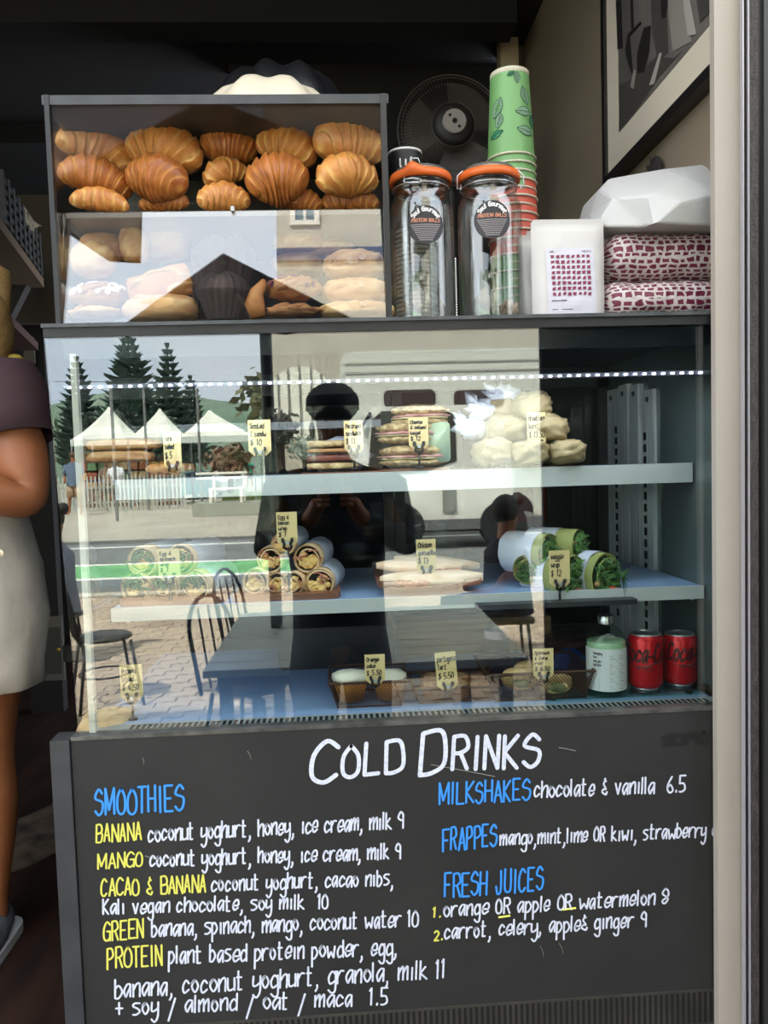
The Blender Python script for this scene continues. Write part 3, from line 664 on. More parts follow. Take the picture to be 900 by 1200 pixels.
bushy(270, 40, 1.3, 3.0, 'small reddish flowering tree beside the parked cars', m=M('leaf_pink', (150, 112, 96), .9, var=(3, 4), c2=(96, 96, 66)), sd=3)
bushy(328, 17.6, .6, 2.9, 'dark leafy bush standing in front of the shelter', m=M('leaf_dark', (62, 66, 58), .9, var=(5, 4), c2=(110, 106, 100)), sd=4)
bushy(362, 17.2, .45, 2.3, 'pale spiky shrub under the shelter roof', m=M('leaf_pale', (170, 178, 164), .9, var=(4, 4), c2=(90, 104, 92)), sd=5)
bushy(330, 60, 3.4, 9.5, 'tall brown-green tree far behind the shelter', m=M('leaf_olive', (112, 108, 76), .9, var=(.6, 4), c2=(86, 92, 60)), sd=6)
bushy(105, 70, 3.2, 7, 'round green tree low between the pines', sd=7); bushy(190, 84, 4, 7.5, 'wide green tree behind the marquees', sd=8)
# norfolk pines
pn = M('pine_green', (44, 66, 56), .9, var=(.8, 4), c2=(66, 88, 74))
def pine(px, top, d, w_, lab, sd):
    p = mir(px, 560, d); H = mir(px, top, d).z; t = thing('norfolk_pine', lab, 'tree', (p.x, -d, 0), 0, 'norfolk pines')
    rnd = random.Random(sd); c = MB(); n_ = 17
    for k in range(n_):
        f = k/(n_-1); z = H*(.22+.77*f); L = w_*(1-f)**.8*.5+.25
        for j in range(9):
            an = 2*PI*(j+rnd.random()*.6)/9; dv = V(math.cos(an), math.sin(an), 0); sv_ = dv.cross(V(0, 0, 1)); o_ = V(p.x, -d, z); ll = L*rnd.uniform(.8, 1.1)
            c.add([o_, o_+dv*ll*.6+sv_*ll*.28+V(0, 0, .12), o_+dv*ll+V(0, 0, .35*ll*.5+.1), o_+dv*ll*.6-sv_*ll*.28+V(0, 0, .12), o_+dv*ll*.55-V(0, 0, .28)], [(0, 1, 4), (1, 2, 4), (2, 3, 4), (3, 0, 4), (0, 3, 2, 1)])
    c.build('foliage', pn, t); MB().cyl((p.x, -d, 0), (p.x, -d, H), .22, 8, .05).build('trunk', tk, t)
pine(97, 418, 64, 5.0, 'dark norfolk pine above the first marquee peak', 1); pine(158, 388, 54, 7.0, 'tallest dark norfolk pine between two marquee peaks', 2)
pine(203, 402, 66, 5.6, 'dark norfolk pine behind the third marquee', 3); pine(228, 440, 76, 4.6, 'shorter norfolk pine at the end of the tree row', 4)
# power line
setp(MB().tube([mir(60, 447, 40), mir(180, 448, 40), mir(420, 446, 40)], .02, 4).build('power_line', M('cable_dark', (60, 60, 60), .6)), 'thin power line strung across the sky over the marquees', 'cable')
# ---- table, chairs on the pavement
tz = .74
def tpt(px, py): return mirg(px, py, tz)
fy, bky = tpt(450, 778).y, tpt(450, 712).y; txl = tpt(250, 776).x-.02; txr = .75
TB = thing('pavement_table', 'long grey slatted timber table standing on the pavers outside the shop', 'table', ((txl+txr)/2, (fy+bky)/2, 0))
tmat = M('table_grey', (204, 208, 196), .5, var=(8, 5, (1, 12, 12)), c2=(176, 182, 170)); dk = M('chair_black', (28, 28, 30), .45)
ns = 9; sw = (fy-bky)/ns
for k in range(ns): MB().box((txl, bky+k*sw, tz-.03), (txr, bky+(k+1)*sw-.008, tz)).build('slat', tmat, TB)
MB().box((txl+.05, bky+.05, tz-.08), (txr-.05, fy-.05, tz-.03)).build('apron', M('table_dark', (60, 62, 62), .6), TB)
for x_ in (txl+.08, txr-.08):
    for y_ in (bky+.08, fy-.08): MB().box((x_-.025, y_-.025, 0), (x_+.025, y_+.025, tz-.03)).build('leg', M('table_dark', (60, 62, 62), .6), TB)
def bistro(px, py, dback, rz, lab):
    """seat centre near the mirrored foot point"""
    c = mirg(px, py, 0); t = thing('bistro_chair', lab, 'chair', (c.x, c.y, 0), rz, 'bistro chairs at the pavement table')
    def b(mb, n_, m_=dk): return mb.build(n_, m_, t, base=LOCAL, smooth=True)
    b(MB().lathe([(.0, .45), (.17, .45), (.18, .46), (.17, .475), (0, .475)], 24), 'seat')
    for sx, sy in ((-1, -1), (1, -1), (-1, 1), (1, 1)): b(MB().tube([(sx*.14, sy*.14, .45), (sx*.2, sy*.2, 0)], .011, 8), 'leg')
    loop = [(-.19, -.17, .45)]+[(-.19*math.cos(k*PI/10), -.22-.04*math.sin(k*PI/10), .72+.19*math.sin(k*PI/10)) for k in range(11)]+[(.19, -.17, .45)]
    b(MB().tube(loop, .011, 8), 'backrest')
    for x_ in (-.09, 0, .09): b(MB().tube([(x_, -.18, .46), (x_, -.24, .86)], .006, 6), 'spindle')
    b(MB().tube([(.17*math.cos(k*PI/8), .17*math.sin(k*PI/8), .22) for k in range(16)], .007, 6, closed=True), 'ring')
    return t
def place(px, dt, rz, lab):
    p = mir(px, 545, dt-1.35); o = bistro(300, 700, 0, math.radians(rz), lab); o.location = (p.x, p.y, 0); return o
place(285, 3.95, -66, 'black wire bistro chair tucked under the near end of the grey pavement table')
place(300, 5.0, -72, 'black wire bistro chair behind the far edge of the grey table')
place(112, 5.3, -115, 'black wire bistro chair standing alone towards the window edge')
# ------------------------------------------------------------------ things on and in the cases
rnd = random.Random(11)
crust = M('croissant_crust', (208, 142, 70), .42, var=(26, 5), c2=(178, 106, 44), attr=(240, 198, 118), bump=(70, .25), coat=.15, spec=.4)
crust_d = M('croissant_dark', (186, 114, 54), .42, var=(26, 5), c2=(152, 84, 36), attr=(222, 164, 84), bump=(70, .25), coat=.15, spec=.4)
def croissant(mb, W, Rr, arc=1.7, layers=5, seed=0, nr=110, seg=30, slant=.35):
    """crescent in local coords, width W along x, hump up (+z); front is -y"""
    Rc = W/2/max(math.sin(arc/2), .3)*.86; vs = []; fs = []; ts = []
    for i in range(nr+1):
        s = -1+2*i/nr; a = s*arc/2; c = V(Rc*math.sin(a), 0, Rc*(math.cos(a)-1)); tg = V(math.cos(a), 0, -math.sin(a)); nn = V(math.sin(a), 0, math.cos(a))
        for k in range(seg):
            th = 2*PI*k/seg
            kk = abs(s)*layers+slant*math.sin(th)+.12*math.sin(3*th+seed)+.25*noise.noise(V(s*2, math.sin(th), seed)); fr_ = kk-math.floor(kk)
            r = Rr*(max(1-abs(s)**1.9, 0)**.62*.80+.20*max(1-abs(s)**8, 0)**.5)
            r *= 1.08-.19*fr_**1.3+.016*math.sin(kk*26+2*noise.noise(V(th, s*4, seed)))*(.4+fr_)
            r *= 1+.06*noise.noise(V(s*3, math.cos(th)*1.5, math.sin(th)*1.5+seed*3))
            p = c+nn*(r*math.cos(th)*.98)+V(0, 1, 0)*(r*math.sin(th)*.9)
            vs.append(p); ts.append(min(1, max(0, (fr_-.55)*1.7+.35*(abs(s)-.6)+.25*noise.noise(V(s*6, th, seed)))))
    for i in range(nr):
        for k in range(seg): fs.append((i*seg+k, i*seg+(k+1) % seg, (i+1)*seg+(k+1) % seg, (i+1)*seg+k))
    fs += [tuple(range(seg))[::-1], tuple(range(nr*seg, (nr+1)*seg))]
    return mb.add(vs, fs, ts)
CR = [ # px, py, y, width px, radius px, roll deg, yaw deg, arc, mat, label
 (122, 176, .17, 92, 19, 28, 15, 2.3, 0, 'steeply arched croissant with a raised tip at the left end of the top row'),
 (194, 174, .15, 92, 23, 16, -10, 1.6, 0, 'golden croissant with a pale torn tip, second in the top row'),
 (268, 170, .17, 70, 18, 3, 10, 1.0, 1, 'evenly ridged brown croissant, third in the top row'),
 (337, 172, .15, 76, 20, 20, -12, 1.4, 0, 'croissant with a pale blistered underside, fourth in the top row'),
 (408, 168, .14, 80, 23, 2, 20, 1.9, 0, 'large arched croissant at the right end of the top row'),
 (113, 206, .11, 92, 24, 12, 20, 1.3, 1, 'brown croissant leaning on the left side of the middle row'),
 (184, 208, .10, 84, 29, 14, -15, 1.2, 1, 'dark ridged croissant in the middle row below the torn-tip one'),
 (262, 200, .14, 62, 17, -22, 30, 1.6, 0, 'small pale croissant wedged between two larger dark ones'),
 (325, 210, .09, 78, 33, -6, 0, 1.3, 1, 'widest plump croissant with many fine layers in the middle row'),
 (406, 205, .09, 80, 27, -8, 25, 1.9, 0, 'curled golden croissant at the right end of the middle row'),
 (117, 232, .08, 76, 15, 5, 10, 1.0, 0, 'croissant tip peeking over the left end of the shelf'),
 (192, 233, .12, 70, 14, 0, -10, 1.0, 1, 'croissant lying at the bottom of the pile behind the dark ridged one'),
 (262, 230, .09, 70, 19, 0, 5, 1.1, 0, 'croissant at the bottom of the pile under the small pale one'),
 (352, 232, .12, 60, 15, 8, 0, 1.2, 1, 'croissant end showing beside the plump one at shelf level'),
 (410, 232, .13, 80, 16, 0, 0, 1.0, 1, 'croissant at the bottom right of the pile by the corner post')]
for i, (px, py, yy, wpx, rpx, roll, yaw, arc, dk_, lab) in enumerate(CR):
    mb = MB(); croissant(mb, world_w(wpx*(1.04 if i < 5 else .97), yy), world_w(rpx*(1.22 if i < 5 else .9), yy), arc, (4, 4, 5, 4, 3.5, 4, 4.5, 3, 4.5, 3.5, 3, 4, 4, 4, 4)[i], i+1, slant=.45 if i % 2 else -.45)
    o = mb.build('croissant', crust_d if dk_ else crust, None, True, base=LOCAL); o.location = at(px, py+(2 if i < 5 else 3), yy)+V(0, 0, world_w(wpx, yy)*.03*arc/1.5)
    o.rotation_euler = (math.radians(-8), math.radians(roll), math.radians(yaw)); setp(o, lab, 'croissant', 'croissants on the upper shelf')
# ---- lower pastries
bake = M('baked_gold', (206, 146, 84), .5, var=(18, 5), c2=(182, 116, 60), attr=(232, 200, 140), bump=(60, .2))
bake_d = M('baked_brown', (164, 98, 52), .5, var=(22, 5), c2=(130, 74, 40), attr=(206, 160, 104), bump=(60, .3))
almond = M('almond_flake', (226, 194, 150), .6, var=(40, 4), c2=(196, 152, 100)); sugar = M('icing_sugar', (240, 232, 220), .8)
def one(mb, name, m, label, cat, group=None, smooth=True): return setp(mb.build(name, m, None, smooth), label, cat, group)
zr_ = zr
def bun(px, py, y, wpx, hpx, lab, m=bake, sd=1, amp=.08, cat='bun', sq=.8, rot=0, dpx=None):
    mb = MB(); mb.blob(at(px, py, y), (world_w(wpx/2, y), world_w((dpx or wpx)/2, y)*.8, world_w(hpx/2, y)), amp, 2.2, 28, 18, Matrix.Rotation(math.radians(rot), 3, 'Y'), sd, sq=sq)
    return one(mb, cat.replace(' ', '_'), m, lab, cat, 'sweet pastries behind the flap')
def flakes(o_c, rad, n, m, parent, name='almond_flake', r=.004, sd=1, top=.0, stuff=True):
    q = random.Random(sd); mb = MB()
    for k in range(n):
        th = q.uniform(0, 2*PI); ph = math.asin(q.uniform(top, 1)); d = V(math.cos(ph)*math.cos(th), math.cos(ph)*math.sin(th), math.sin(ph)); p = Vector(o_c)+V(d.x*rad[0], d.y*rad[1], d.z*rad[2])*1.01
        a = d.orthogonal().normalized(); a = (Matrix.Rotation(q.uniform(0, 6.28), 3, d) @ a); b = d.cross(a); rr = r*q.uniform(.6, 1.3); t_ = d*.0012
        ring = [p+a*rr*math.cos(j*PI/3)+b*rr*.7*math.sin(j*PI/3) for j in range(6)]; mb.add([v+t_ for v in ring]+[v-t_ for v in ring], [tuple(range(6)), (6,7,8,9,10,11)[::-1]]+[(j, (j+1) % 6, (j+1) % 6+6, j+6) for j in range(6)])
    return setp(mb.build(name, m, parent), kind='stuff')
b1 = bun(121, 292, .16, 52, 34, 'seed-crusted dark roll in the left half of the lower shelf', bake_d, 2); flakes(at(121, 292, .16), (world_w(26, .16), world_w(20, .16), world_w(17, .16)), 160, M('seed_pale', (206, 186, 150), .7), b1, 'seed', .0035, 3, -.3)
bun(158, 287, .15, 34, 42, 'plain golden bun beside the seed-crusted roll', bake, 3, cat='bun')
bun(190, 285, .20, 62, 40, 'pale puff pastry standing behind the square scroll', bake, 4); bun(110, 305, .14, 50, 40, 'round pastry dimly seen at the left end', bake, 5)
# square scroll with a pale collapsed centre, and the loaf bun under it
mb = MB(); c_ = at(187, 335, .085); wv = world_w(38, .085); hv = world_w(20, .085)
mb.grid(lambda u, v: c_+Matrix.Rotation(math.radians(-16), 3, 'Y') @ V((2*u-1)*wv*(1-.10*abs(2*v-1)**3), -.02+.03*math.exp(-((2*u-1)**2*3+(2*v-1.0)**2*4))*.55+.012*noise.noise(V(u*5, v*5, 2))+.03*max(abs(2*u-1), abs(2*v-1))**6, (2*v-1)*hv*(1-.08*abs(2*u-1)**2)+.003*noise.noise(V(u*4, v*4, 7))), 34, 22, lambda u, v: min(1, 1.3*math.exp(-((2*u-1)**2*2.2+(2*v-1)**2*2.8))))
mb.blob(c_+V(0, .02, 0), (wv*.97, .038, hv*.95), .04, 2, 24, 14, Matrix.Rotation(math.radians(-16), 3, 'Y'), 5, sq=.6, tonef=lambda d, n_: 0)
one(mb, 'pastry_scroll', M('scroll_gold', (200, 140, 74), .5, var=(24, 5), c2=(176, 112, 54), attr=(228, 214, 150), bump=(50, .25)), 'square baked pastry with a pale hollow centre tilted on the loaf bun', 'pastry', 'sweet pastries behind the flap')
bun(190, 364, .09, 84, 30, 'long golden loaf bun lying in front under the square pastry', bake, 7, .05, 'bun', .7, -2)
# flaky danishes at left
def danish(px, py, y, wpx, hpx, lab, sd, m=bake_d, topm=None, cat='pastry'):
    c0 = at(px, py, y); w_, h_ = world_w(wpx/2, y), world_w(hpx/2, y); mb = MB(); q = random.Random(sd)
    mb.blob(c0, (w_, w_*.8, h_*.8), .25, 3, 26, 14, seed=sd)
    for k in range(7):
        a0 = q.uniform(0, 6.28); pts = [c0+V(w_*.85*math.cos(a0+t*.22)*(1-.04*t), w_*.7*math.sin(a0+t*.22), h_*(-.2+.1*t+.15*k*.3)) for t in range(8)]
        mb.tube(pts, [h_*x for x in (.1, .22, .3, .32, .32, .28, .2, .08)], 8, tone=[.5*(j % 2) for j in range(64)])
    o = mb.build('danish', m, None, True); setp(o, lab, cat, 'sweet pastries behind the flap')
    if topm: flakes(c0, (w_, w_*.8, h_*.9), 70, topm, o, 'topping', .006, sd, .1)
    return o
danish(118, 348, .12, 66, 34, 'flaky crumpled pastry dusted with sugar at the far left of the flap', 3, bake_d, sugar)
danish(114, 368, .08, 62, 18, 'flat flaky pastry at the front left corner below the dusted one', 4, bake)
danish(343, 339, .10, 62, 34, 'berry-topped danish with purple fruit on the front right', 5, bake_d, M('berry_purple', (128, 52, 92), .35, var=(60, 3), c2=(84, 30, 58)))
danish(344, 366, .08, 62, 18, 'brown flaky danish lying under the berry one', 6, bake_d)
# muffins in dark paper
pap = M('brown_baking_paper', (62, 48, 42), .75, var=(12, 5), c2=(46, 35, 31), bump=(14, .6))
for px, py, y, wpx, hpx, lab, sd in ((262, 318, .13, 74, 62, 'large muffin fully wrapped in creased dark brown paper, rear', 1), (262, 351, .075, 62, 48, 'muffin wrapped in pointed dark paper in front of a larger wrapped one', 2), (232, 346, .11, 40, 50, 'small muffin in dark paper between the loaf bun and the wrapped muffins', 3)):
    c0 = at(px, py, y); w_, h_ = world_w(wpx/2, y), world_w(hpx/2, y); t_ = thing('wrapped_muffin', lab, 'muffin', (c0.x, c0.y, c0.z-h_), 0, 'paper wrapped muffins'); mb = MB()
    N = 40
    vs = []; fs = []; prof = [(-1, .62), (-.5, .72), (0, .85), (.35, .95), (.62, .86), (.82, .7), (1, .5)]
    for j, (z_, r_) in enumerate(prof):
        for k in range(N):
            th = 2*PI*k/N; pk = (1 if j < 4 else 1+.22*abs(math.sin(2*th+sd))*(j-3)/3); zz = z_+(.22*abs(math.cos(2*th+sd))*(j-3)/3 if j > 3 else 0)
            f = 1+.05*((k % 2)*2-1)*(j > 0)+.08*noise.noise(V(math.cos(th)*2, math.sin(th)*2, z_*2+sd)); vs.append(c0+V(w_*r_*pk*f*math.cos(th), w_*r_*pk*f*math.sin(th)*.8, h_*zz))
    for j in range(len(prof)-1):
        for k in range(N): fs.append((j*N+k, j*N+(k+1) % N, (j+1)*N+(k+1) % N, (j+1)*N+k))
    fs.append(tuple(range(N))[::-1]); mb.add(vs, fs); mb.build('paper_wrapper', pap, t_)
    MB().blob(c0+V(0, 0, h_*.55), (w_*.75, w_*.6, h_*.45), .18, 3, 22, 12, seed=sd).build('muffin_top', bake if sd == 1 else M('choc_crumb', (70, 46, 36), .8, var=(40, 4), c2=(50, 32, 26), attr=(110, 80, 56)), t_, True)
mb = MB(); pts = [at(303, 372, .07), at(298, 356, .07), at(301, 342, .065), at(307, 334, .07), at(309, 329, .075)]
mb.tube(pts, [world_w(r, .07) for r in (9, 12, 8, 5, 3)], 12); one(mb, 'pastry_twist', bake, 'upright twisted pastry horn beside the berry danish', 'pastry', 'sweet pastries behind the flap')
for k, (px, py, y, wpx, hpx, lab) in enumerate(((415, 312, .13, 70, 32, 'almond croissant with white sugar on top of the right-hand stack'), (417, 343, .12, 78, 28, 'almond croissant in the middle of the right-hand stack'), (418, 366, .09, 84, 20, 'almond croissant at the bottom of the right-hand stack'))):
    o = bun(px, py, y, wpx, hpx, lab, bake, 20+k, .14, 'almond croissant', .75); flakes(at(px, py, y), (world_w(wpx/2, y), world_w(wpx/2, y)*.8, world_w(hpx/2, y)), 120, almond, o, 'almond_flake', .006, 30+k, -.1)
for k, (px, py, y) in enumerate(((350, 312, .2), (352, 285, .22), (385, 296, .24))):
    bun(px, py, y, 62, 26, ('pale fruit bun at the back between the muffins and the almond stack', 'highest pale bun at the back below the shelf', 'pale bun at the back next to the almond stack')[k], bake, 40+k)
# ---- platters on top of the pastry case
def dome_platter(px0, px1, ptop_, y, m, lab, sd, pk):
    """upside-down scalloped platter: dome with wavy rim"""
    a_, b2 = at(px0, 112, y), at(px1, 112, y); z0 = zt+.001; hh = at((px0+px1)/2, ptop_, y+.11).z-z0; cx_ = (a_.x+b2.x)/2; rx = (b2.x-a_.x)/2; N = 96; vs = []
    prof = [(1, 0), (.99, .08), (.93, .28), (.82, .55), (.66, .83), (.5, .97), (.35, 1.0), (0, 1.0)]
    for r_, z_ in prof:
        for k in range(N):
            t = 2*PI*k/N; f = 1+.05*math.cos(7*t+sd)*r_; vs.append(V(cx_+rx*r_*f*math.cos(t), y+.11+.11*r_*f*math.sin(t), z0+hh*z_*(1+.10*math.cos(7*t+sd)*r_)))
    fs = [(j*N+k, j*N+(k+1) % N, (j+1)*N+(k+1) % N, (j+1)*N+k) for j in range(len(prof)-1) for k in range(N)]; fs.append(tuple(range(N))[::-1])
    return setp(MB().add(vs, fs).build('platter', m, None, True), lab, 'platter', 'platters on the pastry cabinet')
dome_platter(222, 396, 104, .04, M('platter_cream', (206, 194, 172), .35), 'cream scalloped platter upside down on the pastry cabinet', 1.2, 0)
dome_platter(226, 420, 86, .13, M('platter_black', (20, 20, 22), .3), 'black scalloped platter behind the cream one', .4, 0)
# ---- jars
jg = glassmat('jar_glass', 1.9, (.97, .98, .975)); orange = M('orange_rubber', (218, 100, 34), .45); wire = M('wire_steel', (196, 198, 200), .3, .9)
lblm = M('label_black', (34, 32, 36), .5, var=(80, 3), c2=(46, 42, 46)); lbw = M('label_white', (226, 222, 220), .6); lbr = M('label_copper', (206, 138, 108), .6)
def jar(px, y, rpx, ptop_, lab, front_clip, lx, ly, tilt=0):
    c0 = at(px, 378, y); z0 = ztop+.008; k = world_w(1, y); R_ = rpx*k; zt_ = at(px, ptop_, y).z; H = zt_-z0
    t_ = thing('preserving_jar', lab, 'jar', (c0.x, c0.y, z0), 0, 'clip-top jars'); cc = (c0.x, c0.y, z0); n_ = R_*.84
    prof = [(R_*.6, .002), (R_*.93, .0), (R_, .012), (R_*1.0, H*.70), (R_*.985, H*.745), (R_*.93, H*.785), (n_, H*.82), (n_, H*.845), (n_*1.04, H*.85), (n_*1.04, H*.86), (n_*.99, H*.865), (n_*.99, H*.885), (n_*1.05, H*.89), (n_*1.05, H*.905)]
    inn = [(max(r-.004, .001), z) for r, z in prof[::-1]]; inn[-1] = (R_*.6, .006); inn[-2] = (R_*.92, .006)
    MB().lathe(prof+inn, 48, cc, cap=False).add([], []).build('glass_body', jg, t_, True)
    bs = MB().lathe([(0, .0), (R_*.6, .002), (R_*.6, .006), (0, .012)], 40, cc).build('glass_base', jg, t_, True)
    MB().lathe([(n_*1.0, H*.965), (n_*.92, H*.985), (n_*.6, H*.997), (0, H)], 44, cc, cap=False).build('lid', M('jar_lid', (120, 112, 104), .18, .3), t_, True)
    MB().lathe([(n_*1.02, H*.93), (n_*1.04, H*.965), (n_*.98, H*.97)], 44, cc, cap=False).build('lid_rim', M('jar_lid', (120, 112, 104), .18, .3), t_, True)
    g_ = MB(); N = 60; vs = []
    for r_, z_ in ((1.0, .905), (1.15, .90), (1.16, .93), (1.12, .952), (1.0, .945)):
        for q in range(N):
            th = 2*PI*q/N; tab = .12*math.exp(-((((th-(4.35 if front_clip else 3.0)+PI) % (2*PI)-PI))/.22)**2); vs.append(V(c0.x+n_*(r_+(tab*.5 if r_ > 1.05 else 0))*math.cos(th), c0.y+n_*(r_+(tab*.5 if r_ > 1.05 else 0))*math.sin(th), z0+H*(z_+(tab*.28 if z_ > .92 and front_clip else 0))))
    g_.add(vs, [(j*N+q, j*N+(q+1) % N, (j+1)*N+(q+1) % N, (j+1)*N+q) for j in range(4) for q in range(N)]); g_.build('rubber_seal', orange, t_, True)
    # wire bail
    MB().tube([V(c0.x+n_*1.06*math.cos(q*PI/16), c0.y+n_*1.06*math.sin(q*PI/16), z0+H*.865) for q in range(32)], .0011, 6, True).build('neck_wire', wire, t_, True)
    w_ = MB()
    if front_clip:
        for s in (-1, 1):
            w_.tube([V(c0.x-.02+s*.013, c0.y-n_*1.06, z0+H*.89), V(c0.x-.02+s*.015, c0.y-n_*1.12, z0+H*.865), V(c0.x-.02+s*.013, c0.y-n_*1.08, z0+H*.845)], .0011, 6)
        w_.tube([V(c0.x-.035, c0.y-n_*1.1, z0+H*.872), V(c0.x-.02, c0.y-n_*1.16, z0+H*.878), V(c0.x-.005, c0.y-n_*1.1, z0+H*.872)], .0014, 6)
        w_.tube([V(c0.x-.035, c0.y-n_*1.1, z0+H*.855), V(c0.x-.02, c0.y-n_*1.16, z0+H*.85), V(c0.x-.005, c0.y-n_*1.1, z0+H*.855)], .0014, 6)
        w_.tube([V(c0.x-.022, c0.y-n_*1.0, z0+H*.965), V(c0.x-.022, c0.y-n_*.96, z0+H*1.01), V(c0.x-.008, c0.y-n_*.9, z0+H*1.015), V(c0.x-.005, c0.y-n_*.93, z0+H*.98)], .0012, 6)
    else:
        for s in (-1, 1):
            w_.tube([V(c0.x+s*n_*1.02, c0.y-.02, z0+H*.96), V(c0.x+s*n_*1.22, c0.y-.018, z0+H*.93), V(c0.x+s*n_*1.24, c0.y-.018, z0+H*.85), V(c0.x+s*n_*1.12, c0.y-.02, z0+H*.845), V(c0.x+s*n_*1.1, c0.y-.02, z0+H*.875)], .0014, 6)
    w_.build('wire_clip', wire, t_, True)
    # round label on the front wall
    lr = world_w(21, y); lz = at(lx, ly, y-R_).z; th0 = math.atan2(at(lx, ly, y-R_).x-c0.x, R_)
    wrap = lambda u, v, l=.0012: V(c0.x+(R_+l)*math.sin(th0+u/R_), c0.y-(R_+l)*math.cos(th0+u/R_), lz+v)
    lb = MB(); ring = [wrap(0, 0, .0006)]; N = 36
    for rr in (.33, .66, 1):
        for q in range(N): ring.append(wrap(lr*rr*math.cos(2*PI*q/N), lr*rr*math.sin(2*PI*q/N), .0006))
    fs = [(0, 1+q, 1+(q+1) % N) for q in range(N)]+[(1+j*N+q, 1+j*N+(q+1) % N, 1+(j+1)*N+(q+1) % N, 1+(j+1)*N+q) for j in range(2) for q in range(N)]
    lb.add(ring, fs); lb = lb.build('round_label', lblm, t_)
    tx = MB()
    arcw = lambda u, v: (lambda an, rr: wrap(rr*math.cos(an), rr*math.sin(an)))(PI*.83-u/(lr*.78)*1.15, lr*.70+v)
    add_text(tx, 'Soul Gourmet', (0, 0, 0), (lr*1.45, 0, 0), lr*.23, lr*.05, wrap=arcw, jit=0); tx.build('label_lettering', lbw, lb)
    tx = MB(); add_text(tx, 'PROTEIN BALLS', (0, 0, 0), (lr*1.5, 0, 0), lr*.17, lr*.035, wrap=lambda u, v: wrap(u-lr*.75, v+lr*.14), jit=0); tx.build('label_lettering', lbr, lb)
    tx = MB()
    for j in range(9):
        hw = lr*(.8-.055*j); tx.grid(lambda u, v: wrap(-hw+2*hw*u, lr*(.02-.1*j-.045*v), .0014), 12, 1)
    tx.build('label_print', M('label_print_grey', (150, 142, 144), .6), lb)
    return t_
j1 = jar(497, .11, 37, 199, 'clip-top glass jar with an orange seal and front clasp, beside the pastry cabinet', True, 499, 263)
j2 = jar(576, .11, 37, 197, 'clip-top glass jar with side clasps and one seeded ball inside', False, 577, 257)
pz = at(596, 366, .085); mb = MB(); mb.blob((pz.x, pz.y-.005, ztop+.008+.0065+.017), (.018, .018, .017), .15, 6, 20, 14)
ball = one(mb, 'protein_ball', M('seeded_ball', (108, 92, 78), .8, var=(160, 3), c2=(60, 48, 40), attr=(170, 152, 130)), 'single seeded ball at the bottom of the right clip-top jar', 'snack')
# stack of pale lids standing behind the left jar, beaded cable
zz0 = ztop+.008
cl = at(490, 378, .24)
ORDL = 'first second third fourth fifth sixth seventh eighth ninth tenth eleventh twelfth thirteenth fourteenth fifteenth sixteenth seventeenth eighteenth nineteenth twentieth twenty-first twenty-second twenty-third twenty-fourth'.split()
for k in range(24):
    o = MB().lathe([(.030, 0), (.041, .001), (.042, .003), (.041, .0045), (.032, .006), (.030, .0085)], 26, (cl.x, cl.y, zz0+k*.0088)).build('cup_lid', M('lid_white', (206, 202, 192), .4), None, True)
    setp(o, 'white takeaway lid, %s of the stack behind the left clip-top jar counted from below' % ('lowest' if k == 0 else ORDL[k]), 'lid', 'stacked lids behind the jars')
mb = MB(); c0 = at(536, 378, .07)
for k in range(24): mb.blob((at(535.5, 378, .07).x, .07, zz0+.004+k*.0047), (.0016, .0016, .0019), 0, 1, 8, 6)
one(mb, 'bead_chain', M('bead_white', (226, 224, 220), .4), 'thin beaded white chain hanging between the two clip-top jars', 'chain')
# dark cup with white rim behind the left jar
c0 = at(480, 378, .25); zc_ = at(480, 181, .25).z; rr = world_w(19, .25); ck = thing('black_cup', 'black takeaway cup with a white rim behind the orange-sealed jar', 'cup', (c0.x, c0.y, zz0))
MB().lathe([(rr*.8, 0), (rr, zc_-zz0), (rr*.96, zc_-zz0), (rr*.76, .004)], 36, (c0.x, c0.y, zz0)).build('body', M('cup_black', (22, 21, 22), .5), ck, 'auto')
MB().lathe([(rr*1.0, -.002), (rr*1.04, 0), (rr*1.02, .0025), (rr*.98, 0)], 36, (c0.x, c0.y, zc_)).build('rim', lbw, ck, True)
t = MB(); add_text(t, 'HE', (0, 0, 0), (rr*1.1, 0, 0), .022, .003, wrap=lambda u, v: V(c0.x+(rr*1.0)*math.sin(-.4+v/rr), c0.y-(rr*1.005)*math.cos(-.4+v/rr), zc_-.055+u), jit=0); t.build('cup_lettering', lbw, ck)
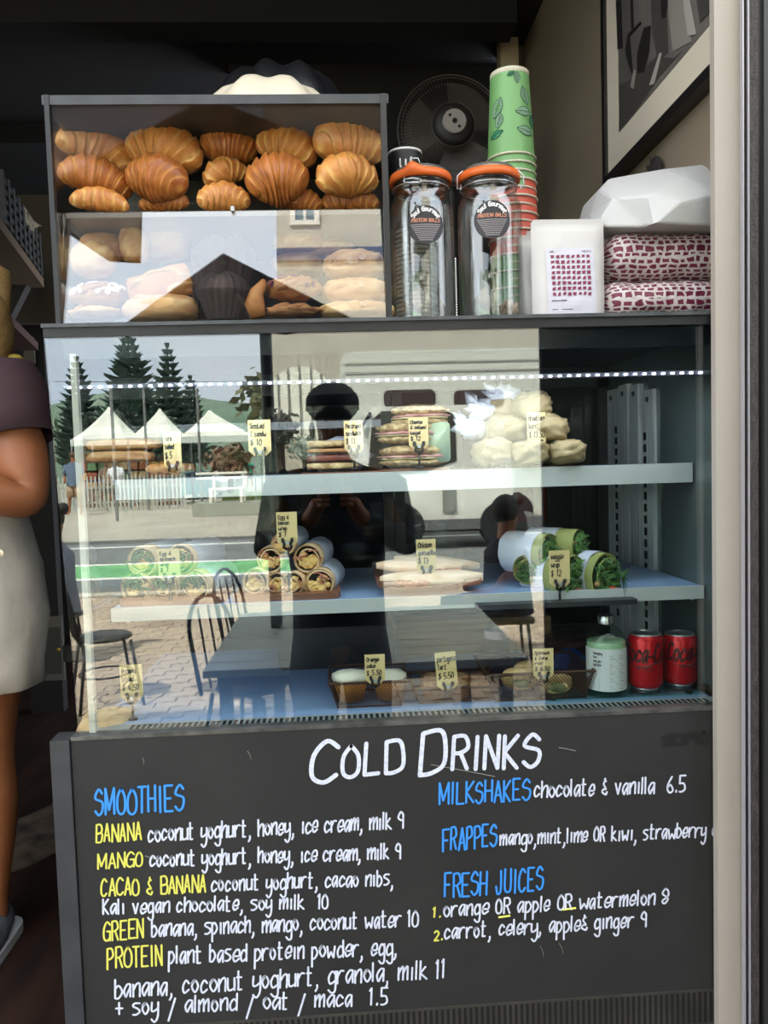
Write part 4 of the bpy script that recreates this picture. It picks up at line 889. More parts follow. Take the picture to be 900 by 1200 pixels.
# ---- stack of takeaway cups, upside down
cg = [(112, 160, 98), (206, 92, 74), (98, 156, 90)]
yk = .24; topz = at(600, 88, yk).z; rb = world_w(22.0, yk); rt_ = world_w(27.5, yk); hc = at(600, 88, yk).z-at(600, 190, yk).z; stp = world_w(9.3, yk)
ORD = 'top second third fourth fifth sixth seventh eighth ninth tenth eleventh twelfth thirteenth fourteenth fifteenth sixteenth seventeenth eighteenth nineteenth twentieth twenty-first twenty-second twenty-third twenty-fourth'.split()
seq = [0, 0, 0, 0, 0, 1, 1, 1, 1, 1, 1, 1, 1, 2, 0, 0, 0, 0, 0, 0, 0, 0]
ncup = int((topz-hc-zz0-.001)/stp)+1; leaf_ = M('print_dark_green', (38, 92, 66), .6); leafp = M('print_pale_green', (132, 164, 136), .6)
for k in range(ncup):
    zt_ = topz-k*stp; cx_ = at(597, 88, yk).x+.0005*k*(k % 2); c0 = (cx_, yk, zt_)
    lab = 'green leaf-print takeaway cup upside down on top of the cup stack' if k == 0 else '%s takeaway cup, %s from the top of the cup stack beside the jars' % (('green', 'coral pink', 'green')[seq[min(k, 21)]], ORD[k])
    t_ = thing('takeaway_cup', lab, 'cup', (cx_, yk, zt_-hc), 0, 'upside-down takeaway cups')
    MB().lathe([(0, -.006), (rb*.93, -.006), (rb*.93, 0), (rb, 0), (rt_*.985, -hc+.002), (rt_*.95, -hc+.002)], 36, c0, cap=False).build('body', M('cup_col_%d' % seq[min(k, 21)], cg[seq[min(k, 21)]], .45), t_, 'auto')
    MB().lathe([(rt_*.97, -hc), (rt_*1.03, -hc), (rt_*1.045, -hc+.0022), (rt_*1.0, -hc+.0042)], 36, c0, cap=False).build('rim', M('cup_rim_cream', (200, 194, 172), .5), t_, True)
    if k == 0:
        MB().lathe([(rb*.95, .001), (rb*1.01, .0), (rb*1.02, -.009), (rb*1.0, -.0095)], 36, c0, cap=False).build('base_band', M('cup_rim_cream', (200, 194, 172), .5), t_, True)
        q = random.Random(4)
        def cw(th, z): f = -z/hc; r = rb+(rt_-rb)*f+.0006; return V(cx_+r*math.sin(th), yk-r*math.cos(th), zt_+z)
        for (th, z, L_, an) in ((-.85, -.075, .040, 1.2), (.55, -.055, .036, 1.9), (.45, -.085, .034, .1), (.5, -.122, .034, -.2), (-.75, -.10, .03, 1.4), (.15, -.022, .022, 1.6), (-.9, -.125, .028, .3), (-.15, -.015, .016, .4), (.95, -.10, .03, 1.4)):
            def lp(u, v, l=0): return cw(th+(u*math.cos(an)-v*math.sin(an))/rb, z+u*math.sin(an)+v*math.cos(an))
            m_ = MB(); n_ = 10; ed = [(L_*(-.5+j/n_), L_*.26*math.sin(PI*j/n_)) for j in range(n_+1)]
            m_.add([lp(u, v) for u, v in ed]+[lp(u, -v) for u, v in ed], [(j, j+1, j+2+n_, j+1+n_) for j in range(n_)]); m_.build('leaf_print', leafp if q.random() < .6 else M('print_mid_green', (58, 134, 96), .6), t_)
            m_ = MB()
            for s in (-1, 1, 0):
                pts = [lp(u, v*s)+V(0, -.0004, 0) for u, v in ed]; m_.tube(pts, .00045, 4)
            for j in range(2, 9, 1): m_.tube([lp(ed[j][0], 0)+V(0, -.0004, 0), lp(ed[j][0]+.002, ed[j][1])+V(0, -.0004, 0)], .0003, 3); m_.tube([lp(ed[j][0], 0)+V(0, -.0004, 0), lp(ed[j][0]+.002, -ed[j][1])+V(0, -.0004, 0)], .0003, 3)
            m_.build('leaf_outline', leaf_, t_)
# ---- fan
fy_ = .95; fc = at(529, 153, fy_); fr_ = world_w(62, fy_); fan = thing('fan', 'dark round cage fan standing behind the jars and cups', 'fan', (fc.x, fc.y, ztop))
fm_ = M('fan_wire', (70, 62, 54), .4, .5); fd = M('fan_dark', (30, 27, 25), .6)
for f, rr in ((1.0, .0022), (.93, .0012), (.78, .001), (.40, .0012)):
    MB().tube([V(fc.x+fr_*f*math.cos(q*PI/36), fc.y-.05*(1-f*f), fc.z+fr_*f*math.sin(q*PI/36)) for q in range(72)], rr, 6, True).build('guard_ring', fm_, fan, True)
mb = MB()
for k in range(90):
    a = 2*PI*k/90; mb.tube([V(fc.x+fr_*f*math.cos(a+.25*(1-f)), fc.y-.05*(1-f*f), fc.z+fr_*f*math.sin(a+.25*(1-f))) for f in (.38, .7, .88, 1.0)], .0007, 4)
setp(mb.build('guard_wires', fm_, fan), kind='stuff')
MB().lathe([(0, .06), (fr_*.30, .055), (fr_*.38, .04), (fr_*.38, .0)], 32, (fc.x, fc.y+.0, fc.z), (0, -1, 0)).build('hub', fd, fan, True)
bd = MB().lathe([(0, .0665), (fr_*.205, .0665), (fr_*.22, .064), (fr_*.22, .055)], 32, (fc.x, fc.y, fc.z), (0, -1, 0)).build('badge', M('fan_badge', (134, 128, 122), .5), fan)
for a, r in ((0, 0), (2.3, .13), (-.9, .13)): MB().lathe([(.004 if r else .007, 0), (.004 if r else .007, .001), (0, .001)], 10, (fc.x+fr_*r*math.cos(a), fc.y-.067, fc.z+fr_*r*math.sin(a)), (0, -1, 0)).build('hole', M('slot_black', (9, 9, 9), .9), bd)
for k in range(3):
    a = k*2*PI/3+.9; pts = []
    mb = MB(); mb.grid(lambda u, v: V(fc.x+fr_*(.3+.58*u)*math.cos(a+(v-.5)*1.5), fc.y+.02-.03*(v-.5), fc.z+fr_*(.3+.58*u)*math.sin(a+(v-.5)*1.5)), 8, 10); mb.build('blade', M('fan_blade', (52, 46, 41), .45), fan, True)
MB().cyl((fc.x, fc.y+.03, fc.z-fr_), (fc.x, fc.y+.03, FLOOR), .014, 12).build('stand', fd, fan); MB().lathe([(.2, 0), (.2, .02), (.03, .04)], 30, (fc.x, fc.y+.03, FLOOR)).build('base', fd, fan)
# ---- coffee bags
wb_ = M('bag_white', (200, 195, 191), .5, var=(5, 4), c2=(190, 185, 181), bump=(16, .12)); mar = M('print_maroon', (120, 26, 62), .55); mar2 = M('print_maroon_worn', (132, 44, 74), .6, var=(60, 3), c2=(112, 24, 56))
def coffee_bag(pxa, pxb, ptop_, y, lab, art, dep=.05, bulge=.02):
    xa, xb = at(pxa, 378, y).x, at(pxb, 378, y).x; zt_ = at((pxa+pxb)/2, ptop_, y).z; H = zt_-zz0; W = xb-xa
    t_ = thing('coffee_bag', lab, 'bag', ((xa+xb)/2, y, zz0), 0, 'white coffee bags on the fridge'); N, Q = 24, 28
    def sur(side):
        def f(u, v):
            rr = .07; x = xa+W*u; z = zz0+H*v
            if v > .955: 
                e = (v-.955)/.045; ins = W*.04*(1-math.sqrt(max(0, 1-e*e))); x = xa+ins+(W-2*ins)*u
            th = dep*(1-max(0, (v-.12)/.88)**1.5)*.5*(1-abs(2*u-1)**5)+.0008
            return V(x, y+dep/2+side*(th+.0015*noise.noise(V(u*6, v*6, side*3)) if v < .9 else .001), z)
        return f
    mb = MB(); mb.grid(sur(-1), N, Q); mb.grid(sur(1), N, Q)
    for u in (0, 1): mb.grid(lambda a, v: sur(-1)(u, v)*(1-a)+sur(1)(u, v)*a, 2, Q)
    mb.build('pouch', wb_, t_, True)
    fy0 = lambda u, v: sur(-1)(u, v)-V(0, .0012, 0)
    if art:
        lb = MB().grid(lambda u, v: fy0(.17+.66*u, .03+.67*v), 14, 14).build('paper_label', M('label_paper', (196, 192, 200), .6), t_)
        mb = MB(); q = random.Random(2)
        for i in range(8):
            for j in range(8):
                u0, v0 = .225+i*.0695, .215+j*.0535; w_, h_ = .058, .042; jt = [(q.uniform(0, .013), q.uniform(0, .010)) for _ in range(4)]
                c4 = [(u0+jt[0][0], v0+jt[0][1]), (u0+w_-jt[1][0], v0+jt[1][1]*1.4), (u0+w_-jt[2][0]*.6, v0+h_-jt[2][1]*.6), (u0+jt[3][0]*1.6, v0+h_-jt[3][1])]
                mb.add([fy0(*c)-V(0, .0008, 0) for c in c4], [(0, 1, 2, 3)])
        mb.build('tile_print', mar, lb)
        tx = MB(); pw = lambda u, v: fy0(.66+u, .655+v)-V(0, .0008, 0)
        add_text(tx, 'MECCA', (0, 0, 0), (.13, 0, 0), .018, .003, wrap=pw, jit=0, slant=0)
        add_text(tx, 'moonwalker', (0, 0, 0), (.20, 0, 0), .015, .004, wrap=lambda u, v: fy0(.225+u, .165+v)-V(0, .0008, 0), jit=0, slant=0)
        tx.add([fy0(.225, .088)-V(0, .0008, 0), fy0(.50, .088)-V(0, .0008, 0), fy0(.50, .082)-V(0, .0008, 0), fy0(.225, .082)-V(0, .0008, 0)], [(0, 1, 2, 3)])
        for s in (-1, 1): tx.tube([fy0(.25+s*.025, .663)-V(0, .001, 0), fy0(.25+s*.008, .672)-V(0, .001, 0), fy0(.25+s*.008, .654)-V(0, .001, 0)], .0005, 4, True)
        tx.build('label_lettering', M('print_black', (40, 38, 42), .6), lb)
    return t_
coffee_bag(628, 714, 252, .045, 'upright white coffee bag with a maroon tile-pattern label', True)
coffee_bag(613, 640, 272, .10, 'plain white coffee bag half hidden behind the labelled one', False); coffee_bag(622, 650, 266, .16, 'plain white coffee bag tucked at the back of the row', False)
# pillow bags with the maroon tile pattern: real colour print on a lumpy pouch
def tilemat(name, scale=1.0):
    m = M(name, (226, 216, 212), .5); n = m.node_tree; L = n.links.new; b = n.nodes['Principled BSDF']
    uvn = n.nodes.new('ShaderNodeUVMap'); uvn.uv_map = 'UVMap'; mpn = n.nodes.new('ShaderNodeMapping'); mpn.inputs['Scale'].default_value = (scale, scale, 1); L(uvn.outputs[0], mpn.inputs[0])
    nz_ = n.nodes.new('ShaderNodeTexNoise'); nz_.inputs['Scale'].default_value = 1.1; nz_.inputs['Detail'].default_value = 0; L(mpn.outputs[0], nz_.inputs['Vector'])
    ad = n.nodes.new('ShaderNodeMix'); ad.data_type = 'RGBA'; ad.blend_type = 'LINEAR_LIGHT'; ad.inputs[0].default_value = .32; L(mpn.outputs[0], ad.inputs[6]); L(nz_.outputs['Color'], ad.inputs[7])
    br = n.nodes.new('ShaderNodeTexBrick'); br.offset = .35; br.squash = 1.25; br.squash_frequency = 3; br.inputs['Scale'].default_value = 1
    br.inputs['Mortar Size'].default_value = .17; br.inputs['Mortar Smooth'].default_value = 0; br.inputs['Brick Width'].default_value = 1.0; br.inputs['Row Height'].default_value = .92
    br.inputs['Color1'].default_value = (*lin((108, 26, 56)), 1); br.inputs['Color2'].default_value = (*lin((92, 20, 46)), 1); br.inputs['Mortar'].default_value = (*lin((192, 182, 178)), 1); L(ad.outputs[2], br.inputs['Vector']); L(br.outputs[0], b.inputs['Base Color'])
    return m
tile = tilemat('bag_tile_print')
def pillow(px0, px1, py0, py1, y, dep, mat, lab, name='pattern_bag', sd=1, rot=0, sag=0, fold=.25, fr2=3.0):
    a_, b2 = at(px0, py1, y), at(px1, py0, y); W, H = b2.x-a_.x, b2.z-a_.z; c0 = V((a_.x+b2.x)/2, y+dep/2, (a_.z+b2.z)/2); N, Q = 64, 40
    def f(u, v):
        th = 2*PI*v; x = (2*u-1); e = (1-abs(x)**10)**.5; cy2 = math.cos(th); sz_ = math.sin(th)
        sq2 = lambda t, p_: math.copysign(abs(t)**p_, t)
        fo = fold*.12*noise.noise(V(x*fr2, sq2(cy2, .6)*1.6, sz_*1.5+sd*5))+fold*.06*abs(noise.noise(V(x*fr2*2.6+5, cy2*3, sz_*4+sd)))
        return c0+V(x*W/2, -sq2(cy2, .75)*(dep/2)*(e+fo*2), sq2(sz_, .7)*(H/2)*(e*(1+sag*x)+fo*1.5)+rot*x*W/2)
    mb = MB(); mb.grid(f, N, Q); o = mb.build(name, mat, None, True)
    me = o.data; ul = me.uv_layers.new(name='UVMap')
    for lp in me.loops:
        i = lp.vertex_index; u, v = i//(Q+1)/N, i % (Q+1)/Q; ul.data[lp.index].uv = (u*W/.0150, v*2*(dep+H)/.0165)
    return setp(o, lab, 'bag', 'bags by the right wall')
pillow(710, 858, 322, 376, .05, .16, tile, 'maroon tile-print bag at the bottom of the stack by the pillar', sd=1, fold=.5)
pillow(712, 860, 262, 330, .07, .17, tile, 'maroon tile-print bag in the middle of the stack by the pillar', sd=2, fold=.35)
Q = [(690, 254, .16), (714, 209, .15), (776, 198, .12), (846, 190, .14), (757, 229, .035), (719, 232, .07), (754, 266, .045), (697, 266, .08), (846, 265, .04), (846, 226, .03), (800, 236, .018), (702, 222, .14), (800, 206, .07), (765, 262, .02)]
mb = MB(); fq = [at(*q) for q in Q]; bk = [V(p.x, .24, p.z) for p in (fq[0], fq[11], fq[1], fq[2], fq[3], fq[8], fq[7])]
mb.add(fq+bk, [(0, 7, 5, 11), (11, 5, 1), (1, 5, 4), (1, 4, 12, 2), (2, 12, 3), (3, 12, 9), (4, 10, 9, 12), (5, 7, 6), (5, 6, 4), (4, 6, 13, 10), (10, 13, 8, 9), (7, 20, 19, 8, 13, 6), (0, 11, 15, 14), (11, 1, 16, 15), (1, 2, 17, 16), (2, 3, 18, 17), (7, 0, 14, 20), (3, 9, 8, 19, 18), (14, 15, 16, 17, 18, 19, 20)])
o = mb.build('paper_bag', M('bag_paper_white', (192, 190, 188), .5, bump=(9, .25)), None); setp(o, 'plain white folded bag on top of the two tile-print bags', 'bag', 'bags by the right wall')
bv = o.modifiers.new('soft', 'BEVEL'); bv.width = .004; bv.segments = 2; bv.limit_method = 'NONE'
# ---- framed picture on the right wall
xw = WX-.022
def wl(px, py):
    d_ = ray(px, py); return CAM+d_*((xw-CAM.x)/d_.x)
bl = wl(713, 207); ym = .08; frz = bl.z; pic = thing('framed_photo', 'black-framed black and white photograph on the taupe side wall', 'picture', (WX, (bl.y+ym)/2-.1, frz))
yb0 = bl.y; yb1 = .0; fh = 1.0; fb = M('frame_black', (22, 19, 19), .4)
for a_, b2 in (((WX-.03, yb1, frz-.02), (WX, yb0+.02, frz)), ((WX-.03, yb1, frz+fh), (WX, yb0+.02, frz+fh+.02)), ((WX-.03, yb0, frz), (WX, yb0+.02, frz+fh)), ((WX-.03, yb1-.02, frz), (WX, yb1, frz+fh))): MB().box(a_, b2).build('frame', fb, pic)
MB().box((xw, yb1, frz), (WX-.005, yb0, frz+fh)).build('mat_board', M('mat_cream', (206, 194, 174), .8), pic)
i0 = wl(726, 155); iy0, iz0 = i0.y, i0.z; iy1, iz1 = yb1+.001, frz+fh-.12
ph_ = MB().box((xw-.001, iy1, iz0), (xw, iy0, iz1)).build('photo_print', M('print_grey', (112, 106, 100), .5, var=(7, 5, (1, 1, .5)), c2=(84, 79, 74)), pic)
prm = [M('print_%s' % k, c, .5) for k, c in (('dark', (30, 27, 26)), ('mid', (66, 61, 57)), ('light', (164, 157, 148)), ('pale', (136, 129, 121)))]
def ip(px, py, l=.002):
    p = wl(px, py); return V(xw-l, p.y, p.z)
shp = [(1, .0016, [(726, 154), (726, 100), (745, 90), (770, 66), (790, 68), (800, 60), (772, 92), (760, 110), (744, 132)]), (0, .003, [(748, 62), (756, 32), (764, 30), (762, 60), (756, 84), (748, 86)]), (2, .0025, [(762, 100), (774, 62), (777, 62), (768, 98)]), (3, .0022, [(784, 0), (800, 0), (812, 48), (790, 60), (786, 30)]),
 (0, .003, [(723, 0), (729, 0), (731, 56), (725, 58)]), (1, .0024, [(764, 0), (782, 0), (784, 62), (772, 70), (766, 40)]), (0, .003, [(776, 0), (784, 0), (782, 20), (777, 22)]), (0, .003, [(734, 60), (737, 40), (752, 25), (753, 27), (739, 42), (743, 86), (741, 86)]), (2, .0034, [(802, 0), (810, 0), (818, 40), (808, 42)]), (1, .003, [(818, 0), (834, 0), (834, 14), (822, 26)]), (0, .003, [(740, 0), (743, 0), (744, 34), (741, 34)]), (3, .003, [(740, 102), (744, 82), (747, 82), (744, 104)])]
for k, l, pts in shp:
    MB().poly([ip(px, py, l) for px, py in pts], (.0006, 0, 0)).build('print_shape', prm[k], ph_)
# wreath bit on the wall under the frame
q = wl(768, 187); mb = MB()
for k in range(60):
    a = rnd.uniform(0, 6.28); r0 = rnd.uniform(.5, 1)*.03; mb.tube([V(WX-.012, q.y+.03+r0*math.cos(a), q.z+r0*math.sin(a)-.02), V(WX-.02, q.y+.03+(r0+.012)*math.cos(a+.2), q.z+(r0+.012)*math.sin(a+.2)-.02)], 0.00062, 3)
mb.blob((WX-.012, q.y+.03, q.z-.02), (.01, .035, .035), .1, 3, 14, 8)
one(mb, 'dried_pod', M('pod_dark', (38, 33, 30), .9), 'dark bristly dried pod on the wall below the framed photograph', 'decoration')
# ================================================================== food behind the glass
papm = M('wrap_paper', (206, 210, 226), .6, var=(6, 4), c2=(190, 196, 216), bump=(12, .5))
tort = M('tortilla', (224, 196, 158), .7, var=(30, 5), c2=(206, 172, 128), bump=(30, .2)); egg = M('egg_fill', (232, 186, 104), .6, var=(60, 4), c2=(206, 140, 66), attr=(246, 214, 140))
bacon = M('bacon_fill', (160, 84, 70), .5, var=(60, 3), c2=(196, 130, 110)); greens = M('spinach_leaf', (52, 92, 42), .6, var=(30, 4), c2=(34, 66, 30), attr=(96, 140, 64)); greent = M('spinach_tortilla', (158, 160, 98), .7, var=(20, 4), c2=(132, 140, 78))
redv = M('pepper_red', (196, 62, 40), .4, var=(50, 3), c2=(222, 110, 60))
def board(px0, px1, pyt, y, dep, lab, th=.012, r=.02, m=woodm):
    a_, b2 = at(px0, pyt, y), at(px1, pyt, y); z = (a_.z+b2.z)/2
    mb = MB().rbox((a_.x, y, z-th), (b2.x, y+dep, z), r, 2, 6); return z, setp(mb.build('serving_board', m, None, 'auto'), lab, 'board', 'serving boards in the fridge')
def wrap_roll(px, py, rpx, y, L_, lab, kind='egg', yaw=0, cat='wrap', paper=True, grp=None, sqz=1.0, sd=1, pit=0):
    """rolled wrap lying away from the viewer, cut end facing the glass"""
    c0 = at(px, py, y); r = world_w(rpx, y); t_ = thing('filled_wrap', lab, cat, (c0.x, c0.y, c0.z-r*sqz), 0, grp); dirn = Matrix.Rotation(math.radians(yaw), 3, 'Z') @ (Matrix.Rotation(math.radians(pit), 3, 'X') @ V(0, 1, 0)); sx = dirn.cross(V(0, 0, 1)).normalized(); uz = sx.cross(dirn)
    seg = 30; P_ = lambda a, rr, l: c0+dirn*l+sx*(rr*math.cos(a))+uz*(rr*math.sin(a)*sqz)
    wob = lambda a, l: 1+.04*noise.noise(V(math.cos(a)*1.5, math.sin(a)*1.5, l*20+sd))
    tm_ = tort if kind != 'green' else greent
    def sh(l0, l1, ra, rb_, n_, mm, nm, amp=1):
        mb = MB(); mb.grid(lambda u, v: P_(2*PI*v, ra*wob(2*PI*v, l0+(l1-l0)*u)*(1+.02*noise.noise(V(u*9, v*16, sd))*amp), l0+(l1-l0)*u), n_, seg)
        mb.grid(lambda u, v: P_(2*PI*v, ra*wob(2*PI*v, l0)*(1-u*(1-rb_/ra)), l0+(.0005 if u < .5 else .004)), 2, seg); return mb.build(nm, mm, t_, True)
    sh(.002, L_, r*.985, r*.86, 6, tm_, 'tortilla')
    # spiral of tortilla seen on the cut face
    mb = MB(); pts = []; 
    for k in range(34):
        a = -.6+k*.22+sd; f = .93-.017*k; pts.append(P_(a, r*f, .001+.001*math.sin(k)))
    mb.tube(pts, r*.055, 6); mb.build('spiral', tm_, t_, True)
    if paper: sh(.02+.01*(sd % 3), L_+.004, r*1.03, r*.98, 8, papm, 'paper', 2.5)
    if kind == 'green': MB().lathe([(0, .0), (r*.5, .002), (r*.84, .005)], 24, c0+dirn*.0015, dirn).build('salad_core', greens, t_, True)
    q = random.Random(sd)
    mm = {'egg': egg, 'green': greens, 'spin': egg}[kind]; mb = MB()
    for k in range(40 if kind == 'egg' else 26):
        a = q.uniform(0, 6.28); rr = r*.66*math.sqrt(q.random()); s_ = r*q.uniform(.16, .30)
        if kind != 'green' or k < 8:
            z_ = -abs(math.sin(a)) if kind == 'egg' and k % 5 else math.sin(a)
            mb.blob(c0+dirn*.006+sx*(rr*math.cos(a))+uz*(rr*z_*sqz*.8), (s_, s_*.8, s_*.8), .3, 2.5, 8, 6, seed=k)
    mb.build('filling', egg if kind != 'green' else M('filling_tan', (176, 128, 84), .6, var=(50, 3), c2=(146, 92, 60), attr=(206, 170, 120)), t_, True)
    mb = MB()
    for k in range({'egg': 4, 'green': 120, 'spin': 40}[kind]):
        a = q.uniform(0, 6.28); rr = r*.8*math.sqrt(q.random()); p = c0+sx*(rr*math.cos(a))+uz*(rr*math.sin(a)*sqz*.9)+dirn*q.uniform(-.006, .004)
        if kind == 'spin': p = c0+sx*(rr*math.cos(a))+uz*(abs(rr*math.sin(a))*.9)+dirn*q.uniform(-.004, .004)
        if kind == 'egg':
            a2 = q.uniform(-.4, .6); mb.tube([p-sx*r*.3+dirn*.002, p+uz*r*.08, p+sx*r*.3+uz*r*a2*.3], r*.06, 6)
        else:
            d1 = V(q.uniform(-1, 1), q.uniform(-.5, .1), q.uniform(-1, 1)).normalized(); d2 = d1.orthogonal().normalized(); s_ = r*q.uniform(.18, .38); tn = q.random()*.8
            mb.add([p-d1*s_, p+d2*s_*.35, p+d1*s_, p-d2*s_*.35, p+dirn*-.002], [(0, 1, 4), (1, 2, 4), (2, 3, 4), (3, 0, 4)], tn)
    mb.build({'egg': 'bacon', 'green': 'salad_leaves', 'spin': 'spinach'}[kind], bacon if kind == 'egg' else greens, t_)
    if kind == 'green' and sd % 2 == 0:
        MB().blob(P_(-1.35, r*.62, -.001), (r*.42, r*.2, r*.26), .25, 3, 14, 8, seed=sd).build('tomato', redv, t_, True)
    return t_
# mid shelf: egg & bacon wraps
ym = .12
def mids(c): return c
zb1, _ = board(272, 399, 697, .10, .19, 'brown serving board under the egg and bacon wraps')
eb = [(373, 684, 18, 0, 'egg and bacon wrap at the front right corner of its pile'), (342, 684, 14, 5, 'narrow egg and bacon wrap standing beside the front right one'), (324, 684, 13, -3, 'narrow egg and bacon wrap third from the pile corner'), (298, 682, 16, 5, 'egg and bacon wrap with a folded white top at the left of its pile'),
      (360, 655, 17, 0, 'egg and bacon wrap in the second layer with yellow filling'), (316, 656, 16, 0, 'pale egg and bacon wrap in the second layer on the left'), (331, 638, 14, 0, 'egg and bacon wrap on top of its pile behind the price tag')]
for k, (px, py, r_, yw_, lab) in enumerate(eb): wrap_roll(px, py, r_, .13+.012*(py < 670), .15, lab, 'egg', -yw_*2-8, sd=k+1, grp='egg and bacon wraps')
zb2, _ = board(137, 262, 702, .10, .19, 'serving board under the egg and spinach wraps, faint behind the reflections')
es = [(158, 690, 19, 'egg and spinach wrap at the left of the front row'), (192, 689, 18, 'egg and spinach wrap in the middle of the front row'), (226, 687, 19, 'egg and spinach wrap at the right of the front row with white paper'), (165, 658, 18, 'egg and spinach wrap on the left of the upper row'), (210, 656, 18, 'egg and spinach wrap on the right of the upper row')]
for k, (px, py, r_, lab) in enumerate(es): wrap_roll(px, py, r_, .13+.01*(py < 670), .15, lab, 'spin', -14, sd=k+11, grp='egg and spinach wraps')
# quesadillas
zb3, _ = board(443, 566, 680, .10, .20, 'brown serving board under the folded quesadillas')
qm = M('quesadilla', (226, 190, 156), .6, var=(22, 5), c2=(196, 146, 104), attr=(238, 214, 190), bump=(24, .2)); qf = M('quesadilla_fill', (168, 92, 58), .6, var=(50, 4), c2=(130, 66, 42))
for k, (x0, x1, py, hpx, y, sk, lab) in enumerate(((445, 566, 680, 19, .12, -4, 'long folded chicken quesadilla lowest on its board, front'), (441, 541, 663, 15, .16, 2, 'folded chicken quesadilla in the middle with an open filled end'), (462, 562, 655, 14, .20, 8, 'folded chicken quesadilla at the back tilted on the others'))):
    a_, b2 = at(x0, py, y), at(x1, py+sk, y); h_ = world_w(hpx/2, y); t_ = thing('quesadilla', lab, 'quesadilla', ((a_.x+b2.x)/2, y, min(a_.z, b2.z)-h_), 0, 'chicken quesadillas')
    f = lambda u, v, s=1: a_*(1-u)+b2*u+V(0, -.035*math.sin(PI*u)*math.cos(2*PI*v)+.05*(1 if math.cos(2*PI*v) < 0 else 0)*-math.cos(2*PI*v)*math.sin(PI*min(u*1.0, 1))**.5, h_*math.sin(2*PI*v)*(math.sin(PI*(.06+.88*u))**.45)*(1+.08*noise.noise(V(u*5, v*4, k))))
    MB().grid(f, 30, 24, lambda u, v: .5+.5*noise.noise(V(u*8, v*5, k))).build('folded_tortilla', qm, t_, True)
    q = random.Random(k); mb = MB()
    for j in range(26):
        u = (.55+.4*q.random()) if k == 1 else q.uniform(.1, .45); mb.blob(f(u, .97+q.random()*.05)+V(0, -.004, -.004), (.008, .005, .005), .3, 2, 8, 6, seed=j)
    mb.build('filling', qf, t_, True)
# veggie wraps on the slate board
zs_, _sl = board(560, 748, 706, .05, .32, 'black slate board holding the green veggie wraps', .009, .004, M('slate_black', (34, 34, 40), .45, var=(20, 4), c2=(46, 46, 52)))
vg_ = [(712, 676, 25, .10, -24, 'large veggie wrap with trailing leaves at the right front of the slate'), (672, 677, 25, .10, -26, 'veggie wrap with tomato directly behind the price tag'), (618, 668, 18, .14, 12, 'small veggie wrap at the left front of the slate'), (609, 650, 17, .20, 25, 'veggie wrap furthest left with a leaf sticking out'), (646, 650, 22, .14, -30, 'veggie wrap standing on the lower ones with a pale green edge'), (680, 638, 19, .15, -40, 'veggie wrap on top of the green pile, right')]
for k, (px, py, r_, y, yw_, lab) in enumerate(vg_): wrap_roll(px, py, r_, y, .10, lab, 'green', -yw_*1.2, sd=k*2+(k > 1), grp='veggie wraps', sqz=1.15 if k in (0, 1, 4) else 1)
for k in range(5):
    p = at(726+k*1.5, 672+k*6, .085); 
mb = MB(); 
for k in range(7):
    p = at(724, 680-k*4, .09); q_ = at(740-k*1.2, 664+k*6, .08); mb.tube([p, (p+q_)/2+V(0, 0, .004), q_], [.0012, .0035, .0006], 5, flat=.3)
one(mb, 'rocket_leaves', greens, 'loose green leaves poking out of the right-hand veggie wrap', 'leaves')
mb = MB(); mb.blob(at(634, 630, .26), (.035, .03, .022), .3, 2.2, 30, 20, seed=3)
one(mb, 'crumpled_paper', papm, 'crumpled white printed paper on top of the veggie wraps', 'paper', smooth='auto')
# ---- upper shelf
zu1, _ = board(352, 452, 553, .15, .17, 'brown serving board under the seeded sandwich', .014, .01)
seedb = M('seed_crust', (150, 116, 76), .8, var=(90, 4), c2=(214, 190, 140), bump=(90, .8)); crumb = M('bread_crumb', (186, 140, 92), .8, var=(50, 4), c2=(160, 112, 70), bump=(60, .4)); meat = M('pastrami', (128, 66, 50), .5, var=(30, 4), c2=(96, 44, 36))
t_ = thing('seeded_sandwich', 'dark seeded pastrami sandwich stacked in two halves with white paper behind', 'sandwich', (at(392, 550, .2).x, .2, zu1), 0)
for py, hp_, m_, nm in ((546, 9, seedb, 'bread_slice'), (537, 9, meat, 'filling'), (528, 6, crumb, 'bread_slice'), (520, 9, seedb, 'bread_slice')):
    a_, b2 = at(360, py+hp_/2, .17), at(418, py-hp_/2, .17); MB().rbox((a_.x, .17, a_.z), (b2.x, .27, b2.z), .015, 2, 5).blob(((a_.x+b2.x)/2, .17, (a_.z+b2.z)/2), ((b2.x-a_.x)/2, .01, (b2.z-a_.z)/2), .2, 6, 24, 8, sq=.5).build(nm, m_, t_, True)
mb = MB(); mb.blob(at(398, 534, .26), (.062, .03, .036), .3, 3, 24, 14, seed=9); mb.build('paper', papm, t_, True)
zu2, _ = board(446, 528, 549, .16, .17, 'thin dark board under the seeded bagels', .008, .01)
sal = M('salami_pink', (176, 112, 112), .5, var=(40, 4), c2=(214, 170, 160)); chz = M('cheese_pale', (214, 206, 160), .6)
